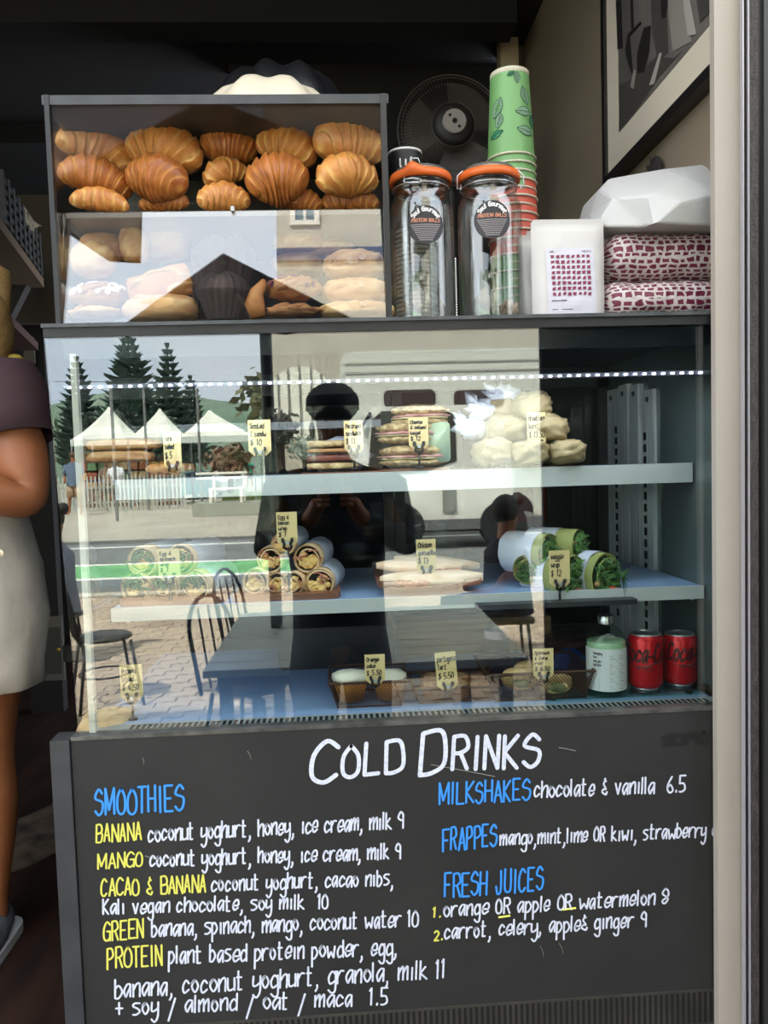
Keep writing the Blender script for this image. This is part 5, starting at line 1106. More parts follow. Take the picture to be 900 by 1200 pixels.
for k, (px, py, lab) in enumerate(((484, 535, 'seeded salami bagel at the bottom of its pile'), (478, 508, 'seeded salami bagel in the middle of its pile'), (492, 488, 'seeded salami bagel leaning on top of its pile'))):
    c0 = at(px, py, .2); t_ = thing('filled_bagel', lab, 'bagel', (c0.x, c0.y, c0.z-.016), 0, 'cheese and salami bagels'); rx = world_w(40-3*k, .2); 
    MB().blob(c0+V(0, 0, .011), (rx, rx*.7, .012), .12, 3, 28, 12, seed=k).build('bagel_half', seedb, t_, True); MB().blob(c0-V(0, 0, .011), (rx*.97, rx*.7, .010), .12, 3, 28, 12, seed=k+5).build('bagel_half', seedb, t_, True)
    mb = MB(); mb.blob(c0, (rx*.98, rx*.72, .006), .3, 5, 32, 8, seed=k+9); mb.build('salami', sal, t_, True); MB().blob(c0-V(0, 0, .004), (rx*1.0, rx*.7, .003), .2, 4, 28, 8, seed=k+3).build('cheese', chz, t_, True)
mb = MB(); a_, b2 = at(497, 542, .17), at(527, 494, .17); mb.rbox((a_.x, .17, a_.z), (b2.x, .22, b2.z), .008, 1, 4); one(mb, 'salad_box', M('clear_box_green', (186, 206, 176), .25), 'pale green-tinted box of salad beside the bagels', 'box')
zu3, _ = board(560, 686, 547, .14, .19, 'brown serving board under the paper-wrapped burritos', .012, .012)
def crease(mb, c0, k):
    for i, p in enumerate(mb.v):
        q_ = p-c0; f = abs(noise.noise(V(q_.x*38+k, q_.y*14, q_.z*38-k*2)+V(3, 1, 0)*noise.noise(q_*20)))
        mb.v[i] = c0+q_*(1+.12*min(f*3, .6)-.03)
bur = M('burrito_wrap', (176, 158, 122), .65, var=(12, 5), c2=(150, 130, 94), bump=(16, .8))
for k, (px, py, wpx, hpx, y, lab) in enumerate(((577, 530, 44, 34, .19, 'paper-wrapped burrito at the left of the bottom row'), (617, 531, 46, 32, .17, 'paper-wrapped burrito in the middle of the bottom row'), (660, 530, 46, 30, .17, 'paper-wrapped burrito at the right of the bottom row'),
    (591, 503, 46, 34, .20, 'paper-wrapped burrito on the left of the middle row'), (640, 502, 44, 32, .19, 'paper-wrapped burrito on the right of the middle row, behind the tag'), (620, 477, 46, 34, .20, 'paper-wrapped burrito on top of the pyramid'), (584, 480, 40, 30, .24, 'paper-wrapped burrito tucked at the back under the white tissue'))):
    c0 = at(px, py, y); t_ = thing('wrapped_burrito', lab, 'burrito', (c0.x, c0.y, c0.z-world_w(hpx/2, y)), 0, 'breakfast burritos'); mb = MB(); ro = Matrix.Rotation(math.radians((k*37) % 30-15), 3, 'Y')
    mb.blob(c0, (world_w(wpx/2, y), .06, world_w(hpx/2, y)), .16, 2.4, 36, 26, ro, seed=k+2, sq=.72, tonef=lambda d, n_: 0); crease(mb, c0, k); mb.build('wrapper', bur, t_, True)
    mb = MB(); w_ = world_w(wpx/2, y); h_ = world_w(hpx/2, y)
    mb.poly([c0+ro @ V(w_*.3, -.045, h_*.85), c0+ro @ V(w_*.75, -.048, 0), c0+ro @ V(w_*.35, -.052, -h_*.5), c0+ro @ V(-w_*.05, -.058, h_*.1)], (.0, .004, .001)); mb.build('paper_fold', bur, t_)
q = random.Random(5)
for g_, (px, py) in enumerate(((585, 462), (560, 478), (548, 500))):
    mb = MB(); c0 = at(px, py, .2)
    for k in range(6):
        a = 2.2+g_*.35+q.uniform(-.8, .8); L_ = world_w(q.uniform(14, 26), .2); d1 = V(math.cos(a), q.uniform(-.4, .4), math.sin(a)); d2 = V(-math.sin(a), q.uniform(-.6, .6), math.cos(a))
        mb.add([c0, c0+d1*L_*.5+d2*L_*.3, c0+d1*L_, c0+d1*L_*.5-d2*L_*.25, c0+d1*L_*.4+V(0, -.008, 0)], [(0, 1, 4), (1, 2, 4), (2, 3, 4), (3, 0, 4), (0, 3, 2, 1)])
    mb.blob(c0+V(.012, .01, -.004), (.03, .03, .02), .4, 3, 18, 12, seed=g_)
    one(mb, 'tissue_paper', M('tissue_white', (226, 230, 246), .6), ('white tissue paper sticking up above the burritos', 'white tissue paper flaring out left of the upper burritos', 'white tissue paper point at the left of the lower burritos')[g_], 'paper')
# upper left: dim baguette stacks
for k, (px, py, w_, h_) in enumerate(((146, 521, 84, 13), (142, 535, 74, 13), (200, 549, 54, 12))):
    bun(px, py, .22, w_, h_, ('long toasted roll on top of the stack at the left of the upper shelf', 'long toasted roll lower in the stack at the left of the upper shelf', 'short toasted roll beside the left-hand stack')[k], bake_d, 60+k, .08, 'toasted roll', .6, 0, 40)['group'] = 'toasted rolls on the upper shelf'
# ---- mesh baskets on the deck
bas = M('basket_copper', (74, 48, 38), .45, .4)
def basket(px0, px1, pyr, pyb, y, dep, lab, taper=.10, mesh=True):
    a_, b2 = at(px0, pyr, y), at(px1, pyr, y); zb_ = at((px0+px1)/2, pyb, y+.01).z; zt_ = (a_.z+b2.z)/2; zb_ = max(zb_, zdk+.002); W = b2.x-a_.x
    t_ = thing('wire_basket', lab, 'basket', ((a_.x+b2.x)/2, y+dep/2, zb_), 0, 'copper mesh baskets'); ins = W*taper
    T4 = [V(a_.x, y, zt_), V(b2.x, y, zt_), V(b2.x, y+dep, zt_), V(a_.x, y+dep, zt_)]; B4 = [V(a_.x+ins, y+.012, zb_), V(b2.x-ins, y+.012, zb_), V(b2.x-ins, y+dep-.012, zb_), V(a_.x+ins, y+dep-.012, zb_)]
    MB().tube(T4, .003, 8, True).build('rim', bas, t_); MB().tube(B4, .0018, 6, True).build('base_frame', bas, t_)
    for s in range(4):
        mb = MB(); A, Bp, C_, D_ = T4[s], T4[(s+1) % 4], B4[(s+1) % 4], B4[s]; n_ = int((Bp-A).length/.0062)
        pt = lambda u, v: (A*(1-u)+Bp*u)*(1-v)+(D_*(1-u)+C_*u)*v
        hgt = (A-D_).length; du = hgt/(Bp-A).length
        for k in range(-int(n_*du)-1, n_+1):
            for sg in (1, -1):
                u0 = k/n_; u1 = u0+du
                c0, c1 = max(0, -u0/du) if u0 < 0 else 0, min(1, (1-u0)/du)
                if c1 <= c0: continue
                e0, e1 = (u0+du*c0, c0), (u0+du*c1, c1)
                if sg < 0: e0, e1 = (1-e0[0], e0[1]), (1-e1[0], e1[1])
                mb.tube([pt(*e0), pt(*e1)], 0.00062, 3)
        setp(mb.build('mesh_side', bas, t_), kind='stuff')
    return t_, zb_, W
b1, zb_, W = basket(385, 480, 800, 832, .075, .13, 'copper mesh basket holding two iced orange cakes')
icing = M('icing_cream', (244, 238, 220), .5, var=(20, 3), c2=(232, 222, 196)); cakem = M('orange_cake', (206, 138, 52), .7, var=(40, 4), c2=(180, 108, 36), bump=(60, .3))
for k, px in enumerate((411, 457)):
    c0 = at(px, 805, .13); t_ = thing('iced_cake', ('iced orange cake on the left in the deep mesh basket', 'iced orange cake on the right in the deep mesh basket')[k], 'cake', (c0.x, c0.y, zb_), 0, 'iced orange cakes')
    ztp_ = at(px, 797, .12).z; MB().lathe([(.024, .002), (.033, ztp_-zb_), (0, ztp_-zb_)], 30, (c0.x, c0.y, zb_)).build('cake', cakem, t_, True)
    MB().blob((c0.x, c0.y, ztp_+.004), (.036, .034, .013), .14, 3, 26, 12, seed=k).build('icing', icing, t_, True)
b2_, zb2_, W = basket(484, 586, 806, 826, .08, .12, 'shallow copper mesh basket of custard tarts', .08)
tartm = M('tart_brown', (150, 96, 66), .6, var=(34, 5), c2=(92, 52, 38), attr=(206, 168, 128), bump=(40, .4)); shellm = M('tart_shell', (166, 110, 62), .6)
for k, px in enumerate((508, 536, 563)):
    for j in range(2):
        c0 = at(px, 800, .115+j*.055); t_ = thing('custard_tart', 'scorched custard tart, %s of the %s row in the shallow mesh basket' % (('left end', 'middle', 'right end')[k], ('front', 'back')[j]), 'tart', (c0.x, c0.y, zb2_), 0, 'custard tarts'); ztp_ = at(px, 801, .115).z
        MB().lathe([(.02, .002), (.026, ztp_-zb2_), (.022, ztp_-zb2_-.003)], 24, (c0.x, c0.y, zb2_), cap=False).build('pastry_shell', shellm, t_, True)
        MB().blob((c0.x, c0.y, ztp_-.001), (.023, .023, .006), .25, 4, 20, 8, seed=k+j).build('custard', tartm, t_, True)
b3_, zb3_, W = basket(573, 697, 789, 822, .07, .15, 'long copper mesh basket holding spinach and feta rolls', .07)
srm = M('pastry_roll', (214, 172, 104), .6, var=(30, 5), c2=(188, 138, 74), attr=(232, 204, 150), bump=(50, .3))
for k, (px, py, y) in enumerate(((608, 795, .10), (650, 800, .10), (622, 786, .16))):
    c0 = at(px, py, y); t_ = thing('spinach_roll', ('spinach roll at the left front of the long mesh basket', 'spinach roll at the right front of the long mesh basket', 'spinach roll at the back of the long mesh basket')[k], 'pastry', (c0.x, c0.y, c0.z-.018), 0, 'spinach and feta rolls')
    MB().blob(c0, (.032, .026, .019), .1, 3, 26, 14, seed=k, sq=.8).build('pastry', srm, t_, True); MB().blob(c0+V(.0, -.022, -.002), (.018, .006, .010), .2, 4, 18, 8, seed=k+3).build('filling', M('spinach_fill', (72, 78, 44), .7, var=(60, 4), c2=(110, 112, 74)), t_, True)
# banana bread loaf at the left front
mb = MB(); mb.blob(at(127, 848, .10), (.048, .06, .022), .12, 3, 28, 16, seed=3, sq=.7); one(mb, 'banana_bread', M('banana_loaf', (206, 176, 126), .7, var=(30, 5), c2=(180, 140, 90)), 'pale banana bread loaf at the front left corner of the deck', 'bread')
# ---- bottle and cans on the glass riser
yq = .10; riser = MB().box((at(640, 815, .06).x, .06, zdk+.004), (SWX-.004, .26, zdk+.009)).build('glass_riser', glassmat('riser_glass', 1.6, (.80, .93, .88)), None); setp(riser, 'low glass plate the bottle and cans stand on', 'plate')
rf = MB()
for x_ in (at(650, 815, .07).x, SWX-.03):
    for y_ in (.08, .24): rf.cyl((x_, y_, zdk), (x_, y_, zdk+.004), .006, 10)
rf.build('foot', black, riser)
zc0 = zdk+.009
c0 = at(711, 815, yq); k = world_w(1, yq); R_ = 23.5*k; Hb = at(711, 720, yq).z-zc0
bt = thing('juice_bottle', 'round-shouldered bottle of pale green drink with a white label and silver cap', 'bottle', (c0.x, yq, zc0))
MB().lathe([(R_*.9, 0), (R_, .006), (R_, Hb*.60), (R_*.96, Hb*.70), (R_*.75, Hb*.79), (R_*.40, Hb*.86), (R_*.34, Hb*.90), (R_*.34, Hb*.93)], 44, (c0.x, yq, zc0)).build('glass_body', glassmat('bottle_glass', 1.6, (.92, .98, .95)), bt, True)
MB().lathe([(0, .003), (R_*.9, .004), (R_*.95, .008), (R_*.95, Hb*.66), (0, Hb*.66)], 40, (c0.x, yq, zc0)).build('drink', M('pale_green_drink', (178, 214, 176), .3, sss=.2), bt, 'auto')
MB().lathe([(R_*.42, Hb*.89), (R_*.42, Hb*.985), (R_*.38, Hb), (0, Hb)], 30, (c0.x, yq, zc0)).build('cap', M('cap_silver', (200, 202, 204), .25, .9), bt, 'auto')
def cylwrap(cx_, cy2, r_, z_, th0): return lambda u, v: V(cx_+(r_)*math.sin(th0+u/r_), cy2-(r_)*math.cos(th0+u/r_), z_+v)
mb = MB(); mb.grid(lambda u, v: V(c0.x+R_*1.012*math.sin(-1.9+3.8*u), yq-R_*1.012*math.cos(-1.9+3.8*u), zc0+.006+v*(Hb*.55)), 40, 2); lb = mb.build('label', M('label_offwhite', (214, 218, 220), .6), bt, True)
prb = M('print_black', (40, 38, 42), .6); tx = MB()
for j, s_ in enumerate(('Changing', 'the', 'way you', 'hydrate')): add_text(tx, s_, (0, 0, 0), (.0022*len(s_), 0, 0), .0042, .0009, wrap=cylwrap(c0.x, yq, R_*1.022, zc0+Hb*.52-j*.0072, -1.0), jit=0, slant=0)
for j in range(16):
    f = cylwrap(c0.x, yq, R_*1.02, zc0+Hb*.50-j*.0047, -.15); ln = .008+.008*((j*7) % 3)
    for s0 in (0, .019): tx.add([f(s0, 0), f(s0+ln*.6, 0), f(s0+ln*.6, .0007), f(s0, .0007)], [(0, 1, 2, 3)])
f = cylwrap(c0.x, yq, R_*1.02, zc0+Hb*.24, -.15); tx.add([f(0, 0), f(.034, 0), f(.034, .0006), f(0, .0006)], [(0, 1, 2, 3)])
for j in range(5):
    f = cylwrap(c0.x, yq, R_*1.02, zc0+Hb*.20-j*.0045, -1.0); tx.add([f(0, 0), f(.013, 0), f(.013, .0007), f(0, .0007)], [(0, 1, 2, 3)])
tx.build('label_lettering', prb, lb)
redc = M('can_red', (196, 24, 36), .25, .35, var=(3, 2), c2=(186, 20, 32)); alu = M('can_aluminium', (200, 202, 206), .28, .9)
def can(px, th, lab, yq=.10):
    c0 = at(px, 815, yq); r_ = world_w(20.3, yq); H = at(px, 741, yq).z-zc0; t_ = thing('drink_can', lab, 'can', (c0.x, yq, zc0), 0, 'red cola cans')
    MB().lathe([(r_*.78, .004), (r_*.95, .0075), (r_, .013), (r_, H*.885), (r_*.96, H*.92), (r_*.86, H*.972)], 44, (c0.x, yq, zc0), cap=False).build('body', redc, t_, True)
    tp = MB().lathe([(r_*.86, H*.972), (r_*.88, H*.99), (r_*.85, H), (r_*.81, H*.99), (r_*.80, H*.965), (0, H*.965)], 40, (c0.x, yq, zc0), cap=False); tp.lathe([(r_*.72, 0), (r_*.78, .004)], 30, (c0.x, yq, zc0)); tp = tp.build('can_end', alu, t_, True)
    MB().rbox((c0.x-.005, yq-.014, zc0+H*.97), (c0.x+.005, yq+.006, zc0+H*.978), .004, 2).build('ring_pull', alu, tp)
    tx = MB(); rw = r_*1.006
    add_text(tx, 'Coca-Cola', (0, 0, 0), (.098, 0, 0), .034, .0040, wrap=cylwrap(c0.x, yq, rw, zc0+H*.52, th), jit=.05, slant=.35)
    sw = [cylwrap(c0.x, yq, rw, zc0+H*.50, th)(u*.098, -.006*math.sin(u*PI*1.6)) for u in [j/20 for j in range(21)]]; tx.tube(sw[2:16], [.0004+.0013*math.sin(PI*j/13) for j in range(14)], 5, flat=.4)
    tx.build('script_lettering', M('print_can_black', (40, 10, 14), .4), t_)
    tx = MB(); add_text(tx, 'NO SUGAR', (0, 0, 0), (.032, 0, 0), .0045, .0009, wrap=cylwrap(c0.x, yq, rw, zc0+H*.38, th+.85), jit=0, slant=0); tx.build('small_lettering', M('print_can_black', (40, 10, 14), .4), t_)
can(757, -1.75, 'red cola can standing next to the pale green bottle'); can(797, -1.15, 'red cola can nearest the pillar', .115)
# blue wrapped bowl, bagged loaf, water bottles, dark box
mb = MB(); mb.blob(at(668, 780, .28), (.042, .04, .036), .12, 3, 26, 16, seed=2); one(mb, 'blue_bundle', M('blue_plastic', (44, 98, 206), .15, var=(20, 3), c2=(100, 150, 236), bump=(24, .8), coat=.6), 'shiny crumpled blue plastic bundle behind the bottle', 'bundle')
mb = MB(); mb.blob(at(668, 757, .40), (.095, .07, .030), .2, 3.4, 34, 20, seed=8); one(mb, 'bagged_loaf', M('brown_bag_plastic', (84, 58, 54), .2, var=(12, 4), c2=(58, 40, 40), bump=(26, .8), coat=.5), 'brown loaf in crinkled clear plastic at the back of the deck', 'bread')
for k, (px, lab) in enumerate(((583, 'clear plastic water bottle lying at the back of the deck, label showing'), (617, 'second clear plastic bottle next to the labelled one'))):
    c0 = at(px, 775, .30); Hh = .105; t_ = thing('water_bottle', lab, 'bottle', (c0.x, c0.y, zdk)); cg_ = MATS.get('pet_plastic') or glassmat('pet_plastic', 1.5, (.9, .93, .96))
    MB().lathe([(.022, 0), (.026, .008), (.026, .04), (.022, .05), (.022, .06), (.026, .07), (.026, .085), (.012, .11), (.012, .118), (0, .118)], 30, (c0.x, c0.y, zdk)).build('body', cg_, t_, True)
    if k == 0: MB().lathe([(.0268, .072), (.0268, .088)], 30, (c0.x, c0.y, zdk), cap=False).build('label', M('label_pale_pink', (214, 196, 204), .5), t_, True)
a_, b2 = at(328, 766, .42), at(462, 728, .42); mb = MB().rbox((a_.x, .38, zdk), (b2.x, .54, b2.z), .012, 1); one(mb, 'black_tub', M('tub_black', (22, 24, 32), .4), 'black plastic tub at the back of the deck', 'tub', smooth='auto')
a_, b2 = at(466, 772, .5), at(640, 718, .5); mb = MB().box((a_.x, .46, zdk), (b2.x, .54, b2.z)); one(mb, 'wooden_crate', M('crate_wood', (166, 132, 92), .7, var=(5, 6, (1, 12, 12)), c2=(140, 106, 70)), 'pale wooden crate side at the back of the deck', 'crate', smooth=False)
# ---- price tags on little clip stands
tagm = M('tag_cream', (232, 208, 154), .7, var=(12, 3), c2=(224, 198, 142)); clipm = M('clip_black', (14, 14, 16), .35); inkm = M('ink_black', (24, 22, 26), .6)
def tag(px, pt, wpx, hpx, y, lines, lab, clip=True, foot=None, tilt=0, pos=.5):
    a_ = at(px, pt, y); c0 = at(px, pt+hpx, y); w_ = world_w(wpx/2, y); h_ = a_.z-c0.z; t_ = thing('price_tag', lab, 'price tag', (c0.x, c0.y, c0.z-.015), 0, 'handwritten price tags')
    ch = w_*.45; rt2 = lambda x, z: V(c0.x+x*math.cos(tilt)-(z)*math.sin(tilt)*-1*0+z*math.sin(tilt), y, c0.z+z*math.cos(tilt)-x*math.sin(tilt))
    pts = [rt2(-w_+ch, 0), rt2(w_-ch, 0), rt2(w_, ch), rt2(w_, h_), rt2(-w_, h_), rt2(-w_, ch)]
    cd_ = MB().poly(pts, (0, .0012, 0)).build('card', tagm, t_)
    n_ = len(lines); tx = MB(); lh = h_*.66/n_
    for j, s_ in enumerate(lines):
        zz = h_*.93-(j+.75)*lh*1.0-(.12*lh if '$' in s_ else 0); pr = '$' in s_; wd = min(w_*1.75, (.20 if not pr else .24)*len(s_)*w_*(1.0)); x0_ = -w_*.82
        add_text(tx, s_, rt2(x0_, zz), rt2(x0_+wd, zz), lh*(.62 if not pr else .75), world_w(1.0, y), nrm=(0, -1, 0), slant=.1, jit=.4, lift=.0005, seed=int(px)+j)
    tx.build('tag_lettering', inkm, cd_)
    if clip:
        k = world_w(1, y); mb = MB()
        for s in (-1, 1): mb.tube([c0+V(s*5.5*k, -.002, 7*k), c0+V(s*3.5*k, -.004, 3*k), c0+V(s*4.5*k, -.003, -1*k), c0+V(0, -.002, -4*k)], [2.2*k, 1.6*k, 1.8*k, 1.6*k], 8); mb.cyl(c0+V(s*5.5*k-1.5*k, -.003, 8*k), c0+V(s*5.5*k+1.5*k, -.003, 8*k), 2*k, 8)
        mb.build('clip', clipm, t_, True); MB().cyl(c0+V(0, -.003, 4*k), c0+V(0, -.0055, 4*k), 2.2*k, 10).build('pin', M('pin_steel', (190, 194, 204), .3, .5), t_)
        if foot is not None:
            zf = at(px, foot, y).z if foot > 0 else foot; mb = MB().cyl(c0+V(0, 0, -3*k), V(c0.x, c0.y, zf+.002), 1.5*k, 8); mb.lathe([(5.5*k, 0), (5*k, 1.6*k), (1.5*k, 3*k)], 16, (c0.x, c0.y, zf)); mb.build('stand', clipm, t_, True)
    return t_
tag(415, 493, 22, 38, .155, ('Pastrami', 'sandwich', '$ 13'), 'price tag for the pastrami sandwich at $13', foot=550)
tag(491, 489, 23, 38, .155, ('Cheese', '& salami', 'bagel', '$ 12'), 'price tag for the cheese and salami bagel at $12', foot=548)
tag(629, 483, 22, 42, .14, ('Breakfast', 'burrito', '$ 13.50'), 'price tag for the breakfast burrito', foot=545)
tag(305, 492, 26, 42, .14, ('Smoked', '& sandw', '$ 10'), 'faint price tag at the left end of the upper shelf by the umbrella pole', foot=549)
tag(203, 506, 20, 44, .14, ('Tuna', 'salad', '$ 5'), 'faint price tag further left on the upper shelf below a marquee', foot=556)
tag(337, 600, 24, 40, .105, ('Egg &', 'bacon', 'wrap', '$ 7'), 'price tag held high over the egg and bacon wraps', foot=696)
tag(199, 643, 25, 38, .105, ('Egg &', 'spinach', 'wrap', '$ 7'), 'price tag on the egg and spinach wraps', foot=703)
tag(500, 632, 23, 40, .105, ('Chicken', 'quesadilla', '$ 13'), 'price tag on the chicken quesadillas at $13', foot=684)
tag(656, 645, 25, 43, .072, ('veggie', 'wrap', '$ 12'), 'price tag in front of the veggie wraps', foot=705)
tag(440, 767, 24, 34, .070, ('Orange', 'cake', '$ 5.50'), 'price tag clipped to the orange cake basket', tilt=.0)
tag(525, 764, 25, 44, .074, ('portugese', 'tart', '$ 5.50'), 'price tag leaning on the custard tart basket', tilt=-.06)
tag(637, 760, 25, 36, .064, ('Spinach', '& feta', 'roll', '$ 8.50'), 'price tag clipped to the spinach roll basket', tilt=0)
tag(155, 779, 26, 42, .075, ('Banana', 'bread', '$ 4.50'), 'price tag standing alone for the banana bread', foot=-1*0+843)
# ================================================================== dim things in the cafe behind
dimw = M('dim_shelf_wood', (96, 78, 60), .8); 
def plank(p0, p1, dep, th, name, m, lab, cat='shelf'):
    mb = MB(); mb.poly([p0, p1, p1+V(-dep, 0, 0), p0+V(-dep, 0, 0)], (0, 0, -th)); return one(mb, name, m, lab, cat, smooth=False)
p0, p1 = at(-14, 258, 1.0), at(50, 309, 1.95); p1.z = p0.z = (p0.z+p1.z)/2
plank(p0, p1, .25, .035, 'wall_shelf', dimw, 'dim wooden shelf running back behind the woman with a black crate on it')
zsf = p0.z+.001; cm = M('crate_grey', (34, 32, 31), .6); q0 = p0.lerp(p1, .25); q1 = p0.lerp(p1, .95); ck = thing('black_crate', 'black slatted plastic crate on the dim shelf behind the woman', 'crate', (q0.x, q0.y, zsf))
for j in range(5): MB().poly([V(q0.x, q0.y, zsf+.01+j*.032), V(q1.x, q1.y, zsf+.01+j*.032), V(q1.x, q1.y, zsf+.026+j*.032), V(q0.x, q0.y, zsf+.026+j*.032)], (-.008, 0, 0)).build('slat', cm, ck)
for j in range(9):
    r_ = q0.lerp(q1, j/8); MB().box((r_.x-.006, r_.y-.008, zsf), (r_.x+.004, r_.y+.008, zsf+.165)).build('rib', cm, ck)
MB().box((q0.x-.22, q0.y, zsf), (q0.x, q0.y+.01, zsf+.165)).build('end_panel', cm, ck)
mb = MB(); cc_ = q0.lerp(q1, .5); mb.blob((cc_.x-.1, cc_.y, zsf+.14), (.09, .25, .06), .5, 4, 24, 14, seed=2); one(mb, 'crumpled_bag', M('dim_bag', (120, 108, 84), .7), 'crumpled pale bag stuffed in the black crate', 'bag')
p0, p1 = at(4, 372, 1.2), at(44, 392, 1.9); p1.z = p0.z = (p0.z+p1.z)/2
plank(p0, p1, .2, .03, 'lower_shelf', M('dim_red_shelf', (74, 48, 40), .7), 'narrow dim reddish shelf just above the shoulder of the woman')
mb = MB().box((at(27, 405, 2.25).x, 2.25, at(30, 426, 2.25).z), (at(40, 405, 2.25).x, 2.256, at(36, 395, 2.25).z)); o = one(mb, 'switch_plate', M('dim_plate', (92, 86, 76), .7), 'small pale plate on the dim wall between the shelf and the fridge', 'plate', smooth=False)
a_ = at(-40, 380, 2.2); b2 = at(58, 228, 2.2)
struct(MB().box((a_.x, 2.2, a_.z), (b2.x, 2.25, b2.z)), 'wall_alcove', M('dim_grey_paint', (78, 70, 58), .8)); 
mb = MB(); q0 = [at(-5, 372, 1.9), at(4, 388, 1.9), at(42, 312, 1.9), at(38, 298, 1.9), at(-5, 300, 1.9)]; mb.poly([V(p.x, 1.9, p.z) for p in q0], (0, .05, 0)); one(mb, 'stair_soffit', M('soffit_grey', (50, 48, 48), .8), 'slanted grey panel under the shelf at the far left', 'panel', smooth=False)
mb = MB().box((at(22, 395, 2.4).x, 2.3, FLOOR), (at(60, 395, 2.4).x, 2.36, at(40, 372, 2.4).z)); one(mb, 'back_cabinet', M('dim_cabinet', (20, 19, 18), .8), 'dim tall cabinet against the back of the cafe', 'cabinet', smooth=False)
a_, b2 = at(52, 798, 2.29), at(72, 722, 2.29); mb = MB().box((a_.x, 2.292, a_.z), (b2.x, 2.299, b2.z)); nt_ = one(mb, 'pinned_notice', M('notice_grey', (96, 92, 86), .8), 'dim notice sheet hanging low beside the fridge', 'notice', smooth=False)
MB().box((a_.x+.01, 2.289, a_.z+.03), (b2.x-.01, 2.2915, b2.z-.05)).build('printed_patch', M('notice_patch', (58, 60, 52), .8), nt_)
MB().blob((b2.x-.02, 2.288, (a_.z+b2.z)/2-.005), (.008, .003, .008), 0, 1, 12, 8).build('yellow_dot', M('dot_yellow', (170, 140, 40), .7), nt_, True)
a_, b2 = at(606, 612, 1.3), at(640, 570, 1.3); ps = thing('fruit_poster', 'red fruit poster in a wood frame seen through the fridge', 'poster', ((a_.x+b2.x)/2, 1.3, a_.z))
MB().box((a_.x, 1.3, a_.z), (b2.x, 1.31, b2.z)).build('print', M('poster_red', (214, 62, 40), .6, var=(9, 3), c2=(232, 108, 60)), ps)
for bb in (((a_.x-.03, 1.295, a_.z-.22), (a_.x, 1.315, b2.z+.1)), ((a_.x, 1.295, a_.z-.03), (b2.x, 1.315, a_.z)), ((b2.x, 1.295, a_.z-.22), (b2.x+.01, 1.315, b2.z+.1))): MB().box(*bb).build('frame', M('poster_frame', (150, 132, 104), .7), ps)
# bench with machine and jugs behind the fridge
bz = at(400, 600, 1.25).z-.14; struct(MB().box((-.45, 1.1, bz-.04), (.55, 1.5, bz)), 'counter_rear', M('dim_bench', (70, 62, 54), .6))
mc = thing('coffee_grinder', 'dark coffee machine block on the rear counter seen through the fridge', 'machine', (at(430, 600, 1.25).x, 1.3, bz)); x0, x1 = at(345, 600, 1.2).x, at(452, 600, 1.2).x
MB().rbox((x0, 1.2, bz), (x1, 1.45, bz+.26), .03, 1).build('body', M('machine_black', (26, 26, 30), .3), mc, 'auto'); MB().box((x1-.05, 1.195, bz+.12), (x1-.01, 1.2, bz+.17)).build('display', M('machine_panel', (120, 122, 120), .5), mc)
for k, px in enumerate((492, 520)):
    c0 = at(px, 640, 1.2); MBj = MB().lathe([(.035, 0), (.04, .03), (.028, .08), (.034, .1), (.030, .1), (.025, .08)], 24, (c0.x, 1.22, bz), cap=False); one(MBj, 'milk_jug', M('jug_steel', (170, 172, 170), .25, .8), ('steel milk jug on the rear counter next to the machine', 'second steel milk jug further along the rear counter')[k], 'jug')
MB_ = MB().tube([at(528, 618, 1.15), at(560, 655, 1.12)], .004, 8); one(MB_, 'long_spoon', M('jug_steel', (170, 172, 170), .25, .8), 'long steel spoon leaning on the milk jug', 'spoon')

q_ = random.Random(3); mb = MB(); cpt = V(at(28, 1040, .95).x, .95, FLOOR)
pts = []
for k in range(40):
    t = 2*PI*k/40; r = 1+.25*noise.noise(V(math.cos(t)*2.2, math.sin(t)*2.2, 4)); pts.append(V(cpt.x+.02+.16*r*math.cos(t)+.28*math.sin(t)*.7, cpt.y+.10+.42*r*math.sin(t), FLOOR+.001))
mb.add(pts+[p+V(0, 0, .003) for p in pts], [tuple(range(40, 80))]+[(k, (k+1) % 40, (k+1) % 40+40, k+40) for k in range(40)])
setp(mb.build('floor_worn_patch', M('worn_patch', (92, 76, 58), .8, var=(14, 8), c2=(34, 24, 18)), None), kind='structure')
# ------------------------------------------------------------------ people
def skin_person(name, label, J, E, mat, loc, root=0, parent=None, sub=2, partname='body'):
    """J: list of (point, radius); E: edges"""
    me = bpy.data.meshes.new(partname); me.from_pydata([tuple(Vector(p)-Vector(loc)) for p, r in J], E, [])
    o = bpy.data.objects.new(partname, me); col.objects.link(o); o.parent = parent
    md = o.modifiers.new('skin', 'SKIN'); md.use_smooth_shade = True
    me.skin_vertices.new(name='') if not me.skin_vertices else None
    for i, (p, r) in enumerate(J):
        s = me.skin_vertices[0].data[i]; s.radius = (r if isinstance(r, tuple) else (r, r)); s.use_root = (i == root)
    sb = o.modifiers.new('sub', 'SUBSURF'); sb.levels = sub; sb.render_levels = sub
    me.materials.append(mat); return o
skinm = M('skin', (158, 98, 62), .5, var=(20, 4), c2=(148, 90, 54), sss=.08)
def ell_tube(mb, rings, seg=28, fold=0, sd=0, freq=9):
    """rings: (centre, rx, ry, yaw); loft with folds"""
    vs = []; 
    for i, (c, rx, ry) in enumerate(rings):
        for k in range(seg):
            t = 2*PI*k/seg; f = 1+fold*noise.noise(V(math.cos(t)*2+sd, math.sin(t)*2, c[2]*freq))
            vs.append(V(c[0]+rx*math.cos(t)*f, c[1]+ry*math.sin(t)*f, c[2]))
    fs = [(i*seg+k, i*seg+(k+1) % seg, (i+1)*seg+(k+1) % seg, (i+1)*seg+k) for i in range(len(rings)-1) for k in range(seg)]
    return mb.add(vs, fs)
